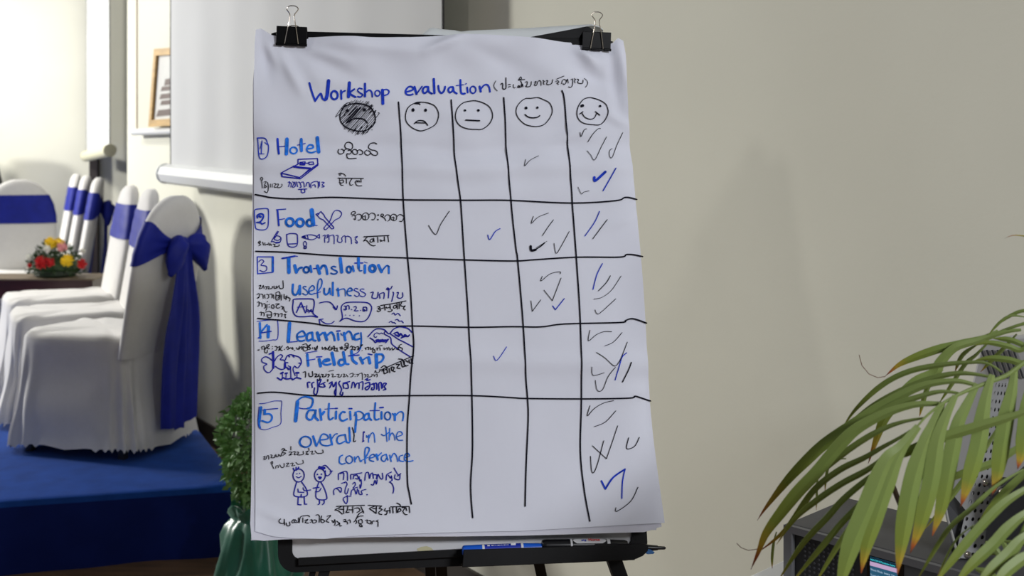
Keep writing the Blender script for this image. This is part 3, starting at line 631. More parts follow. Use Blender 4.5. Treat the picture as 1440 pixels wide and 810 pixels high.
TEXT = '''
@0,0,1
#grid_line
K2.0 560.2,145.6 563.6,188 565.6,239 567,282 572,349.5 577,405 580,458 581.7,488 578,525 575.8,560 572.7,605 572.5,673 575,693 577.8,708
#grid_line
K2.0 634.4,141.3 638,199.5 640.3,233.6 647.2,282 652,349.5 657.6,430 660,477 662.8,533 664,627.6 660.8,683 663,727
#grid_line
K2.0 708,138.5 712,205 718.2,283 725.3,349.5 727.8,366.7 735.5,457.8 739,529 741.5,561 742.3,590 738.8,653.8 736.4,711
#grid_line
K2.0 789.7,128.8 793.5,145 799.7,220.7 804.6,285.8 810,362 815.5,457.8 817.3,561 815.5,635 819.7,689 826,731.7
#grid_line
K2.0 359,273.7 372,276.5 383,278.5 417,280.3 466.7,278.2 516.7,280 566.7,281.7 647,282.5 720,282.6 805,285.8 864.8,283 877,278.8 884,278.6 895,281
#grid_line
K2.0 360,353.8 400,354.7 466.7,359.8 516.7,361.7 566.7,363 650,365.5 720,367.3 753,365.5 811,362 871,362 880,358.6 890,359 902,362
#grid_line
K2.0 363,448.3 400,451 440,455 463,458.5 516.7,460 580,458.7 660,460.3 720,459.5 760,460 793,456 871,453.8 879,451 886.7,448.5 895,450 908,455
#grid_line
K2.0 362.5,553 388,551.7 433,556 483,557.5 575,556.3 664,556.5 720,559.3 740,560.4 817.8,561 884,560 892,557.3 900,559 915.6,563.8
#heading_text
@425,100,9
H25 92,158 125,270 165,378
H25 165,375 232,285 258,345 292,368
H44 p 302,352 318,300 335,132
H26 o408,303,42,52
H24 492,245 497,350
H19 497,290 512,262 545,248
H40 p 598,148 587,322
H24 660,232 605,280 675,330
H18 760,232 722,222 702,252 730,280 765,305 740,332 702,325
H28 795,160 795,328
H20 800,285 845,250 878,275 888,338
H17 o952,295,32,38
H38 p 1015,250 1020,425
H18 1020,252 1070,242 1098,270 1080,310 1025,330
@560,100,9
H22 95,275 185,245 170,205 125,210 92,262 105,305 150,312 185,302
H28 205,208 230,300
H18 230,300 300,205
H24 375,212 330,215 308,260 330,292 368,265 378,215;378,212 385,270 425,298
H30 p 448,112 456,290
H24 505,198 515,260 545,290 578,260 592,208
H24 690,208 650,215 632,250 652,280 690,252 695,212;695,212 705,265 740,288
H24 787,114 792,255 810,288 845,285
H12 735,188 825,175
H22 872,208 880,272
H13 848,168 862,160
H18 o947,238,36,43
H26 1030,198 1045,262
H20 1045,230 1085,185 1125,180 1150,215 1160,268
#heading_text
@690,100,9
K8 62,135 40,180 45,220 82,260
K12 125,180 140,165 150,180 148,225 165,240 190,225 190,160 190,90
K11 222,180 245,180;222,212 245,205
K9 285,180 283,215 300,222 310,215
K10 340,205 352,190 362,205 335,215 385,210 398,172 405,208;350,120 375,82 385,105 350,125 390,118 430,115;375,135 390,165 378,200
K10 435,150 460,145 455,185 440,203 480,207 505,190 510,145
K10 550,150 570,145 550,185 575,190 590,150 610,135 630,150 632,195
K10 655,135 672,148 660,158 670,185
K10 695,140 715,140 702,180 740,185 768,165 775,125
K9 815,150 840,140 855,160 830,165 850,185;825,122 860,108 915,85
K9 890,175 900,135 930,125 950,150 925,185 905,170;950,150 965,118 975,165
K9 1010,122 1030,115 1032,180 1010,215 980,210
K9 1052,105 1070,118 1055,130 1068,160
K10 1090,110 1112,115 1098,150 1135,160 1165,152 1170,110
K8 1190,90 1225,120 1230,160 1200,205
#smiley_face|scribbled over frowning face
@425,100,9
K14 490,520 540,450 620,418 700,413 790,430 870,475 912,545 925,625 890,700 820,745 740,762 650,750 560,715 500,660 478,590 490,520
K40 573,502
K42 788,495
K15 595,650 640,610 710,600 775,610 805,635 825,660
K8 550,520 530,560 545,562
K7 425,580 470,510 540,420 590,398 610,410;425,585 480,540 520,470;860,445 885,450 840,500;900,480 890,500 850,540;960,535 975,545 930,600;850,450 875,445;905,520 935,510 890,570
K13 735,460 650,560 570,640;700,480 600,590 510,670
K9 690,450 590,560;740,470 640,590 560,660
K10 700,800 760,700;770,790 830,690;820,780 880,690;650,770 700,690
HATCHHERE
#smiley_face|worried face with open mouth
@560,100,9
K12 280,408 190,425 120,480 92,570 105,650 165,715 235,752 295,762 380,735 470,680 505,600 505,530 465,455 400,420 330,405 240,405 210,420 265,425 275,435
K38 187,498;187,504
K34 345,500;345,506
K14 205,670 235,640 280,628 330,638 355,665 372,690
K13 225,658 345,660
#smiley_face|neutral face with straight mouth
K12 940,375 830,400 755,470 722,560 730,640 785,710 880,745 980,750 1060,745 1140,690 1185,610 1185,530 1150,455 1080,405 1000,378 940,375
K32 843,505
K36 1013,502
K17 850,635 1025,642
#smiley_face|lightly smiling face
@690,100,9
K11 575,342 500,352 440,355 380,395 325,470 318,550 355,620 430,680 520,702 600,702 680,675 745,600 778,520 765,450 730,400 660,365 610,345 575,342
K38 443,478
K32 588,470
K15 430,562 470,590 530,600 590,590 618,570
#smiley_face|widely grinning face
@720,120,4.765
K6 520,82 480,95 445,140 433,190 445,230 480,258 540,268 590,265 625,230 642,180 630,130 590,100 545,85 520,82
K20 466,141;472,139
K17 590,140
K6 468,190 485,215 520,230 550,220 568,185
K7 453,195 473,180;558,178 587,202
#tick_mark
K4.5 452,322 460,347 480,305 498,297
#tick_mark
K4.5 508,380 540,330 575,295 592,293
#tick_mark
K4 503,440 525,470 550,505 600,410 632,348
#tick_mark
K4 742,318 705,400 672,480 655,488 650,455 660,430 672,425
#tick_mark|thick blue tick
H17 549,620 556,642 620,586
#tick_mark|long blue stroke
H7.5 690,562 650,635 607,710
#tick_mark
K3.5 440,685 462,730 480,718 515,710
#tick_mark
K4 90,500 82,545 120,505 178,474
#tick_mark
@720,280,4.5
K4 135,110 122,155 165,115 232,88
#tick_mark
K4.5 262,132 228,178 192,232
#tick_mark|thick smudged tick
K15 117,300 121,326 148,322
K8 140,325 180,300 205,278
K3 150,310 220,268
#tick_mark
K4 265,282 278,345 310,300 362,205
#tick_mark|blue stroke
H6 552,80 520,150 460,235
#tick_mark
K5 600,133 575,165 510,253
#tick_mark
K4 190,490 182,520 240,475 300,462 303,475
#tick_mark
K4 p 200,578 253,645 308,502
#tick_mark
K4 p 118,645 127,712 180,640
#tick_mark|blue tick
H6 p 255,678 272,702 328,632
#tick_mark|blue stroke
H6 570,410 535,480 510,573
#tick_mark
K5 620,487 595,530 545,582
#tick_mark
K3.5 515,635 570,622 630,575 688,488
#tick_mark
K4 522,703 535,727 560,718 655,632
#tick_mark
@720,440,4.5
K4 490,112 480,178 530,140 580,120 628,120
#tick_mark
K4 694,126 640,185 585,210
#tick_mark
K4 530,252 580,285 640,337 670,315 700,255 728,185
#tick_mark
K4 500,345 503,385 520,397 580,380
#tick_mark
K4 525,428 533,480 550,497 575,480 605,405 650,345
#tick_mark|blue curved stroke
H6 722,254 690,285 668,360 650,427
#tick_mark
K7 750,315 730,370 697,438
#tick_mark
K4.5 492,588 475,652 520,605 580,570 640,556
#tick_mark
K4.5 655,620 590,690 520,720
#tick_mark
@720,560,4.264
K4 p 480,285 563,363 600,260 632,165
#tick_mark
K4.5 468,348 472,430 485,445 510,390 548,255
#tick_mark
K5 697,237 683,295 700,303 735,285 762,235
#tick_mark|blue tick with a long tail
H10 530,495 552,543;552,543 600,475 672,425
H7 672,425 655,500 648,598
#tick_mark
K4.5 745,532 700,615 615,675 610,652
#tick_mark
@550,120,3.52
K3.5 185,695 220,740 245,690 288,625
#tick_mark|small blue tick
H4.5 478,742 488,765 515,725 540,710
#tick_mark|small blue tick
@560,430,2.53
H2.6 338,180 350,195 385,147
#number_box
@355,185,9
H13 60,75 150,80 180,110 185,130 205,200 180,330 90,335 65,80
H9 155,130 185,160;120,110 95,215;80,280 150,285
H12 120,110 115,200 112,285
#row_title
H27 318,90 325,195 337,288
H13 325,190 430,180
L44 p 438,92 432,292
L22 o522,240,44,46
L36 p 618,92 622,246
H12 570,165 668,142
L22 690,215 765,200 760,165 715,165 687,215 702,255 750,268 800,250
L44 p 822,74 840,258
#bed_drawing
D14 p 365,535 580,430 580,365 825,348 830,440 610,605 375,578 365,535 600,590 835,420
D13 p 605,405 670,397 665,438 610,438 605,405
D22 620,415 655,425
D12 p 715,402 770,397 780,428 720,433 715,402
D12 660,415 720,415;600,420 580,428;735,480 640,560
D24 522,458 600,470 735,480
D12 p 375,545 380,575
#script_text
K9 130,720 120,640 105,600 118,583 135,605 115,635;150,645 178,640 160,680 185,705 152,715 165,680
K10 195,650 205,700 200,760 180,780 155,760
K8 232,670 232,712;255,670 255,712
K9 275,665 300,670 280,710 310,712;310,672 335,675 320,712 355,715 380,690 372,670
#script_text
D11 455,650 475,645 460,705;472,650 495,665 490,710;510,645 530,660 510,710 545,700 540,645;560,645 575,705;580,650 600,650 620,710 602,715;620,650 650,650 660,710;690,660 680,700;690,655 718,655 725,710;745,720 740,680 760,650 830,640 835,720;760,690 790,680 800,710;850,640 850,700;880,645 910,650 885,680 912,700 880,710
D12 585,740 690,735;620,745 625,780 665,775 660,740
#script_text
@460,190,9
K12 150,178 138,205 150,235 185,240 215,215 200,180 178,178;215,200 245,170 290,180 310,210 290,240 250,235;250,175 225,140 240,100 275,88 315,105 325,145 305,180 262,195;250,240 265,300 370,298;330,230 320,205 335,182 365,180 385,205 380,240 348,245 330,230;385,195 415,182 450,205 445,240 412,247;505,185 480,205 480,235 510,255 545,240 545,205 520,192;630,105 595,92 545,105 525,150 560,180 610,190 640,220 625,255 580,250 552,220
#script_text
K11 138,548 460,555
K9 150,490 165,515 180,488 155,490;180,490 215,500 238,525
K10 165,550 160,580 200,570 210,600 175,610 155,590;160,600 175,635 205,640;245,550 248,615
K11 320,552 288,600 297,640 330,632
K10 355,600 375,580 395,600;358,602 380,645 440,648;375,600 400,580 415,600;430,558 432,602
#number_box
@352,285,10.8
H15 70,110 150,95 250,92 278,130 275,320 255,390 200,415 110,405 80,370 65,200 70,110
H24 110,232 108,192 160,168 200,190 192,240 150,292 100,300
H34 140,205 160,215
H22 105,300 160,308 180,325 225,306
#row_title
H15 400,110 540,100
H26 415,115 435,350
H13 425,262 525,245
L38 o602,298,58,60
L40 o757,305,55,58
L38 o905,310,46,48
L64 p 935,118 958,335
H12 950,347 1020,350
#cutlery_drawing
D14 p 1000,180 1030,165 1035,188 1060,150 1075,140 1120,190 1135,225 1270,380 1265,400 1240,405 1110,265 1060,245 1020,200 1000,180
@465,285,10.8
D14 -20,300 10,240 30,180 65,130 115,122 160,150 165,190 130,240 70,270 0,345 -70,415 -97,385 -20,300
#food_drawing
@352,285,10.8
D13 415,435 345,550;430,440 375,540
D13 370,560 375,520 420,505 465,530 465,575 440,610 390,605 345,590 320,595 350,545;370,560 420,575 460,550
D24 395,610 445,603
D15 560,485 620,470 700,478 718,520 705,660 580,658 555,500 560,485;575,630 700,625
D13 785,525 870,495 950,495 1020,525 950,565 870,555 785,525;p 1010,520 1050,485 1055,545 1020,530;870,500 880,555
D16 800,525 830,515 835,540 800,530
D13 830,590 810,620 820,660 845,660 858,620 830,590
D18 822,668 820,695 850,695 848,668
#script_text
D13 1105,510 1140,500 1130,560 1135,615;1150,545 1180,530 1165,500 1195,500 1195,600 1170,600;1210,510 1270,505 1275,630
@465,285,10.8
D13 85,505 115,510 105,590 150,610 175,590 170,545 195,515 225,520 228,610;225,530 260,515 310,545 318,635;370,530 410,520 375,560 405,600 400,625 370,600
#script_text
@352,285,10.8
K12 125,600 150,585 155,610 125,610 160,640 130,655;190,600 205,645;225,610 230,645 255,630 275,640;280,610 300,650;310,625 325,650;350,630 380,640 365,665 435,660 440,640
#script_text
@465,285,10.8
K12 315,185 325,150 365,140 380,165 355,180 325,190;330,210 365,195 380,230 375,265 355,250;385,200 420,180 460,190 470,235 440,270 415,270;480,215 500,175 540,160 575,185 580,235 545,265 500,260 480,215;500,220 530,205 525,265;590,185 620,165 665,175 680,220 655,265 620,260;765,210 770,180 800,185 800,210 770,215 815,240 840,280;825,220 855,190 900,205 895,265 870,285;910,240 925,195 960,180 1000,205 995,265 950,275 910,240;925,235 960,225 955,270;1010,215 1050,185 1100,205 1110,240 1080,290 1045,285
K28 722,195
K26 718,264
#script_text
K15 505,525 885,505
K13 560,525 510,580 505,590 545,580 600,640 650,662 680,655;600,580 630,555 650,580 620,610 597,590;655,545 660,600;715,530 720,610;745,575 770,575 760,595 815,575;815,525 820,590;870,515 880,600
#number_box
@355,355,7.71
H11 p 55,50 225,48 225,215 60,235 55,50
L24 p 222,52 222,208
D10 70,105 100,80 125,100 95,140 150,150 155,190 120,210 80,195
#script_text
K9 75,365 95,360 80,395 105,390 120,360 130,395;145,370 160,380 150,400;165,370 185,375 175,395 215,390 220,370;235,365 240,390 255,390;260,365 265,390 280,370;290,360 300,390 335,385 332,305
K9 55,460 75,450 80,480 55,500 75,495;90,455 115,460 120,500;135,460 140,500;155,455 175,460 180,490 160,500;190,455 215,455 215,495;230,460 235,500;255,440 295,430 300,500 260,515 258,450;265,470 295,470 280,500;320,460 315,520;345,455 350,500 370,490;375,470 365,515;395,495 410,500 405,530;360,480 395,490
K9 60,545 75,540 75,580 60,585;85,550 105,555 110,590;120,560 140,560 145,600 130,605;160,565 160,600 150,630;215,570 210,600 235,605 235,575 215,570;255,560 295,560 260,580 270,605 300,600;310,585 330,590 325,620;340,590 345,625 365,650 380,645
K13 183,566;185,594;165,535
K9 85,655 100,650 100,685;110,655 130,660 130,690;145,650 190,640 210,660 205,705 170,705 160,670;170,680 205,680;235,665 250,660 250,690;260,665 285,670 285,700;300,670 325,665 320,700;345,675 365,675 355,690 365,715
#row_title
@400,355,11.57
H28 p -35,98 60,82 170,62
H14 170,58 215,66
L58 p 72,95 75,325
L50 p 170,215 198,325
L36 215,300 250,258 285,248
L34 o358,285,44,46
L36 p 425,225 442,322
H18 475,268 525,262
L52 p 540,225 575,345
L38 590,270 625,222 675,235 700,355
L24 835,242 795,232 765,255 800,285 855,312 850,345 800,357 757,342
L52 p 910,105 934,325
L34 o1050,285,36,50
L32 1112,230 1130,312
@480,355,11.57
L44 p 280,100 283,262
L22 284,255 300,305 335,302
H20 220,180 350,178
L42 p 385,220 385,335
H9 370,160 425,180
L48 o507,268,46,52
L46 p 605,215 655,322
L26 660,312 700,260 742,220 778,238
L30 p 772,240 774,345
#row_title
@400,355,11.57
L34 142,522 135,640 160,688 205,680 248,590
L42 p 252,548 256,680
L18 355,560 320,555 310,580 360,620 385,665 350,695 300,670
L20 400,635 480,610 485,560 450,545 405,600 405,660 440,685 490,670
L20 545,740 540,560 560,460 595,435 615,480 600,560 555,625
H14 490,675 590,645
L30 650,590 650,660 680,690 720,660 740,590
L20 742,590 755,690
L32 p 790,495 790,700
L32 p 872,592 884,712
L18 850,605 870,625 940,600 985,610 995,712
L22 1025,640 1100,625 1090,590 1055,590 1022,640 1035,695 1085,710
@480,355,11.57
H15 270,600 235,590 210,620 285,660 290,700 255,725 215,700;370,605 330,600 310,625 385,670 395,695 360,725 305,710
#script_text
D17 480,660 520,655 500,740 580,745 600,655;625,680 680,660 700,680 690,755;620,690 630,750;750,600 800,600 825,555;775,620 765,745;840,650 850,680 820,800;905,660 930,660 910,730 960,750 1000,720 995,660
D14 735,610 750,580 780,600 745,620
#speech_bubble
@400,410,14.4
D24 200,160 400,150 560,155 600,190 605,290 580,440 675,520 560,500 400,512 260,505 195,450 170,350 180,220 200,160
D24 p 245,430 340,225 430,435
D20 270,320 420,310;458,290 450,405 485,400 480,370 455,380
D16 510,385 500,435
D30 545,372 525,400 558,410 535,385
#arrow_drawing
D22 715,235 850,210 950,240 1045,365
D24 990,315 1050,372 1075,295
#arrow_drawing
D20 1010,605 950,650 860,655 780,620 730,570
D20 p 720,650 705,570 785,560
#speech_bubble
@480,395,11.57
D18 0,450 30,385 100,355 260,350 420,360 485,410 490,480 440,600 370,660 260,662 180,640 100,610 40,620 -25,660 20,600 0,450
D16 50,415 75,420 65,480 40,460;85,470 85,415 125,410 130,470;205,430 235,420 245,450 215,490 275,490
D20 170,470;312,485
D18 360,430 355,490 390,490 370,470;360,435 410,435 415,490
D19 70,560;140,565;205,565;295,572
#script_text
K16 640,405 830,375 1050,330
K15 590,430 610,420 630,440 600,455 640,480 610,505 585,490;630,460 690,445;700,400 715,480;730,430 745,445 800,430;790,390 800,460;760,500 800,505 830,480 815,470;850,420 880,400 900,430 860,450 850,420;905,370 915,460;940,365 945,455;985,350 965,400 1005,420 1040,410 1010,450 1045,480
#bird_drawing
D15 825,545 855,525 880,560 920,530 960,570
#bird_drawing
D15 780,680 810,660 840,685 860,680 885,700
#bird_drawing
D16 880,640 915,630 945,660 980,655 1008,685
#number_box
@355,450,12
H13 85,30 260,5 400,5 432,40 430,310 340,340 200,360 110,360
L36 p 130,55 140,310
L30 250,85 190,160 135,225
H20 130,225 320,195
L50 p 278,115 270,290
H22 105,308 150,285
#row_title
L58 p 630,60 610,365
H16 600,378 680,372 760,365
L30 760,290 885,270 875,210 835,190 760,250 770,340 830,358 880,345
L38 1010,215 940,235 918,310 945,352 1010,320
L34 1015,215 1025,330 1070,352
L50 p 1098,218 1130,345
L34 1125,270 1190,218
L48 p 1222,222 1258,335
L34 1262,265 1330,210 1372,255 1392,348
@465,450,12
L38 p 125,228 135,335
H24 105,190 160,186
L18 175,228 195,260 240,228
L42 p 228,222 250,340
L30 245,250 300,193 345,225 378,330
L34 470,228 415,250 400,310 430,335 490,318
L26 512,218 520,330 515,410 502,488
#mountain_drawing
D20 630,285 740,170 830,150 910,170 985,235 1060,160 1150,120 1230,125 1310,150 1370,210
D18 1000,230 1060,270 1150,330 1250,380 1390,455;920,195 910,240 1010,300 1030,400 1110,470 1210,540 1290,590 1345,625
D14 730,270 750,230 790,220 830,240 850,220 890,240;735,280 760,300 780,280
D20 665,305 720,340 760,385 800,330 830,375 870,330 900,370 975,325 930,385
D34 770,345 940,345
D26 790,365 890,362
D24 1070,230 1130,210 1160,270 1180,230 1230,290 1250,250 1300,280 1330,255;1190,305 1250,280 1310,280;1090,250 1150,280
#script_text
@355,450,12
K18 100,510 120,508;342,452;342,490;547,500;717,516;1018,470;1018,490
K14 160,455 172,498;165,460 200,445 215,500 200,490;230,470 210,540 250,560 260,510;235,480 270,460 290,420 250,430 260,480 300,490;385,450 420,455 410,510 380,515;430,470 470,450 450,520 490,470 510,440;460,500 510,520;575,480 600,450 620,490 590,500;625,490 650,470 690,500 680,460;745,470 770,500 800,450;790,500 830,450 840,500;850,420 920,410 930,510 870,520 855,450;870,455 920,470;940,470 985,420 950,440 985,490 950,500;1050,465 1060,500 1100,440 1090,500 1060,510;1180,460 1190,500 1230,460 1230,510;1240,470 1270,500 1290,460;1310,440 1290,500 1330,510;1350,480 1380,440 1400,490 1430,470 1430,520
@465,450,12
K14 10,460 20,500 60,480 70,520 130,530;160,460 180,500 190,450 210,500;230,470 280,460 250,520 240,490;245,440 250,400 290,395 300,430 250,440;300,440 290,490;330,460 360,440 370,500 340,500;380,450 420,470 410,510 390,490;430,460 470,450 460,510 490,470 540,420 500,430;585,470 600,500 590,480 640,460 640,500;670,460 680,500 720,470 710,540 750,550 740,490;780,470 790,510;790,480 830,470 840,510;820,440 870,430;900,470 910,500 950,470 960,510;980,460 1000,510 1020,480;1040,470 1050,510 1090,470;1110,490 1150,500 1140,460 1210,480 1200,520;1160,460 1160,430 1200,410
K16 532,517
#butterfly_and_tree_drawing
@355,490,11.57
D36 p 340,60 345,200 345,320
D26 280,95 320,80
D17 325,200 270,155 210,140 160,175 165,225 240,258 195,290 195,340 240,390 290,390 335,340;365,210 400,150 460,105 495,130 460,185 520,195 540,250 540,320 490,345 430,330 380,295
D32 535,240 530,320
D18 540,190 570,125 620,105 690,120 770,150 800,210 790,260 740,320 690,290
D20 590,120 610,140;660,120 680,145;760,240 790,250;550,235 580,235;560,310 590,330
D16 590,285 620,310 600,350 570,330;625,300 630,470;690,290 665,340 700,445
D24 410,480 470,515 500,480 560,500 640,490 660,510 720,480 790,495
D14 490,400 495,480;555,410 550,480;730,390 730,470
D32 470,410 500,395;715,400 755,400
D27 540,410 570,405
#row_title
@425,485,9
H11 45,105 120,92 190,80
L32 p 66,125 80,265
H12 60,200 165,182
L38 p 217,185 235,270
H15 185,155 250,152
L24 270,215 345,200 330,180 280,195 265,235 310,255 365,242
L40 p 380,105 410,250
L30 530,190 482,192 462,230 492,262 540,235
L34 p 522,95 545,225
L24 545,225 560,240 590,246
L34 625,80 632,150 645,200 690,236
H16 590,140 720,130
H12 735,30 720,80 680,112 640,122
L36 p 737,165 768,232
L20 770,192 820,158
L36 p 842,160 858,232
H15 835,115 885,126
L42 p 937,125 943,285
L26 950,122 1010,122 1030,165 1000,212 950,232
#script_text
K12 15,350 45,345 45,410;85,360 95,400 135,395 130,335;160,370 190,375 165,405 205,400 215,370;200,400 230,400 215,450 190,440;245,375 270,380 255,405 300,400 305,370;325,375 345,380 330,410
K9 340,335 400,322;375,370 395,375 385,405 430,400;440,375 470,375 455,405 490,405 500,375;520,370 540,375 525,405 555,400;560,375 580,405;605,370 645,360 640,400 610,405;690,375 715,375 700,400;720,370 760,360 765,440;790,370 810,390 795,410;820,375 840,380 830,405 880,400 885,370;905,370 920,400;920,385 950,370 950,405;920,350 930,325 940,350 975,345 985,310
K16 325,440 325,460
K11 667,371;671,401
#script_text
D17 100,475 70,480 75,540;150,475 125,490 130,540
D16 195,440 200,560 180,630 150,610 160,545;215,450 240,440 220,500 225,530 290,530 270,490 290,475 240,500;345,490 380,470 350,545;380,480 400,530 430,470 430,560 425,640 410,600 425,560;480,460 465,490 500,560 480,620 510,635 515,600;520,485 600,465;530,550 520,500 570,490 585,545 550,550
D15 625,545 640,475 660,485 670,540;670,540 690,490 720,490 720,550;730,480 770,470 765,565;800,440 830,425 820,450 860,440
D17 800,490 850,475 855,530 820,570 800,545 840,520;880,500 910,490 910,560 880,565 885,540;900,500 940,485 945,560;975,575 970,490 1000,480 1010,550 1030,490 1065,490 1040,530 1060,560 1030,570
#script_text
K13 995,320 1140,255 1410,140
K13 1000,290 1040,265 1075,300 1010,330;1030,310 1040,365 1075,350;1070,310 1085,350;1100,300 1110,350;1125,290 1140,330 1165,290 1130,280;1150,330 1175,340;1190,250 1230,250 1200,290 1240,300;1220,180 1270,190 1290,250;1250,220 1270,280 1310,260;1290,210 1300,270 1340,260;1310,200 1340,220;1350,190 1360,230 1385,225 1375,175;1385,200 1400,240
#number_box
@355,555,12
H12 120,152 220,145 360,110 460,108 500,125 485,300 480,490 350,550 220,590 120,560 95,440 115,200
L44 p 148,215 130,350 118,460
L28 115,470 122,520 135,555
H17 180,260 300,245 430,235
L46 p 212,260 210,320
L30 200,332 290,325 335,370 320,435 260,468 165,440
#row_title
L62 p 765,125 732,440
L28 755,112 830,52 920,32
L34 915,35 1010,65 1022,130 990,210 930,235
H16 930,238 860,238 790,225
L34 1040,262 960,268 918,340 932,408 1000,420 1040,340
L38 1070,265 1062,370 1110,430
L38 p 1142,248 1165,425
L42 1178,335 1212,292
L30 1295,152 1288,380 1320,420 1365,388
H14 1225,245 1440,228
@465,555,12
H25 82,232 112,232
L36 p 95,285 90,405
L32 245,297 200,292 157,350 168,420 210,442 280,412
L34 p 330,285 340,420
H26 312,235 358,235
L36 420,300 435,380 425,500 415,630
L22 400,350 440,290 500,285 555,330 540,390 480,425 435,420
L34 640,317 588,335 562,390 590,428 640,402
L32 645,317 655,390 690,428
L30 757,138 742,370 767,422 815,410
H16 665,270 825,265
L34 p 860,292 860,408
H26 832,218 888,215
L26 o963,358,50,66
L24 1045,320 1075,350
L38 p 1085,325 1085,428
L24 1090,360 1150,300 1200,288 1230,330 1217,438
#row_title
@410,590,8
L19 o160,250,64,60
L22 110,215 92,255 115,298
L24 245,188 280,295
L14 285,300 335,182
L16 325,230 410,215 400,175 350,165 320,225 340,280 400,295 440,285
L22 p 435,168 458,282
L14 455,215 490,167 515,160
L17 600,170 530,188 512,240 540,272 600,245
L18 605,168 620,248 650,260
L22 p 650,92 660,242
K11 685,90 705,170 700,245 725,238
D12 810,145 805,245
D24 815,142
D13 800,250 815,240
L12 845,180 850,200 872,172;868,185 868,255;870,212 905,150 930,170 938,255
L12 1060,85 1068,160 1075,245;1010,165 1045,180 1100,140;1105,100 1100,230;1105,192 1130,150 1155,180 1165,230;1180,195 1245,170 1235,140 1200,140 1180,190 1200,230 1250,232
L15 575,400 545,420 540,480 570,500 605,490
L14 o650,450,38,42
L16 710,420 715,475
L12 720,450 750,410 775,470 790,465
L15 830,490 825,370 840,315 875,325 865,370 830,430
L11 775,465 860,425
L14 880,435 935,415 920,390 885,410 880,455 925,470
L24 955,392 970,450
L14 970,412 1010,375
L14 1065,390 1020,410 1010,450 1045,470 1070,430;1065,390 1085,455
L15 1105,400 1120,470
L13 1120,430 1150,380 1180,410 1195,470;1250,400 1215,415 1215,460 1260,470;1270,430 1325,410 1310,380 1280,390 1270,450 1310,470 1365,462
#script_text
@360,625,9
K10 100,155 120,150 105,185 130,185 145,145 165,145 168,185;190,130 210,140 195,165 240,165 245,135;255,125 265,155 285,150 290,120;300,130 320,150 330,110;330,70 345,50 370,65 335,100 380,110 340,140;350,70 390,75;420,95 460,100 425,135 465,125;445,25 445,70;470,95 500,90 490,130 520,120;520,95 545,100 530,130 600,125 600,85;635,90 665,85 640,110 670,125 635,125;670,45 675,75;690,90 720,85 710,120 745,115;750,80 780,110 850,105 845,65
K9 230,305 205,250 195,225 215,215 215,245;255,300 260,270 290,270 285,295;305,255 330,290 360,280 360,235;385,240 420,235 390,275 430,270;440,240 475,235 460,270 500,260;510,225 540,250 600,235 595,195
#child_drawing|boy with spiky hair
D14 o543,390,71,82
D16 475,300 490,332;510,290 515,325;545,285 530,315
D17 523,370;557,365
D12 515,405 545,420 578,400
D14 520,470 495,560 487,640 560,660 620,655 655,630 640,560 580,470
D13 p 535,560 540,600 610,602
D13 600,545 620,580 695,572
D16 578,630 575,652
D14 p 540,660 535,755 575,758
D14 p 615,660 620,750 648,750
#child_drawing|girl with ponytail and bow
D14 o812,388,68,82
D36 805,292 865,298
D22 805,280 830,300
D13 850,270 885,265 930,310 955,345 920,390 885,385 880,330;940,345 968,335
D22 780,378;832,375
D22 798,412 825,415 810,432
D14 800,475 770,560 762,660 810,695 890,690 898,650 870,560 825,475
D15 728,550 800,540
D13 755,595 800,590 828,550
D14 805,700 808,740 790,755;865,700 865,735 845,755
#script_text
@460,650,9.533
D14 155,230 155,160 180,140 265,125 275,240;180,150 225,145 220,230;320,225 320,165 360,160 465,140;360,175 350,220;365,180 400,170 420,220 380,215;430,190 440,250 455,230 460,290 445,345 440,300;505,240 520,145 555,140 565,210;570,215 585,160 610,145 620,215;625,165 665,170 660,220;670,220 680,160 700,190 720,220 745,215 740,145;590,295 620,300 640,240 660,290 670,235;790,235 800,165 860,130;820,170 850,210 860,180 870,240;835,260 870,290 890,350 880,410;835,265 860,245;895,75 950,165 985,150 940,185;910,165 905,215 965,230 975,170
D13 95,430 90,380 120,345 190,340 185,400 150,360 125,350;235,275 250,260 270,290 250,340 240,400 265,420 290,350;195,280 240,265;320,450 260,455 220,480 230,520 260,550 275,500 270,440;345,290 370,265 380,300 350,345 410,330;320,435 330,375 370,365 390,425 410,350;425,370 430,420 470,425 460,380 520,360
D20 535,430
#script_text
K13 130,585 500,570;550,570 730,580
K12 845,590 1090,585
K13 190,590 110,630 150,640 210,690;160,620 225,625;225,590 225,680;280,590 270,640 255,665 300,660;290,630 350,630;345,590 345,670;370,610 420,605 440,640 400,665;455,590 490,670;490,650 430,680 385,760;640,580 570,610 590,630 660,680;610,610 660,615;660,585 655,675;720,590 695,610 735,625 690,660 700,685 735,690;780,610 765,640 800,650 790,690 770,690;800,640 840,640;835,600 840,670;875,600 880,670;930,540 970,560 980,590;925,590 930,670 960,610 985,640 930,665;1000,600 1040,600 1010,650 1040,690 1065,690;1050,600 1060,640;1095,590 1100,665
#script_text
@385,715,9
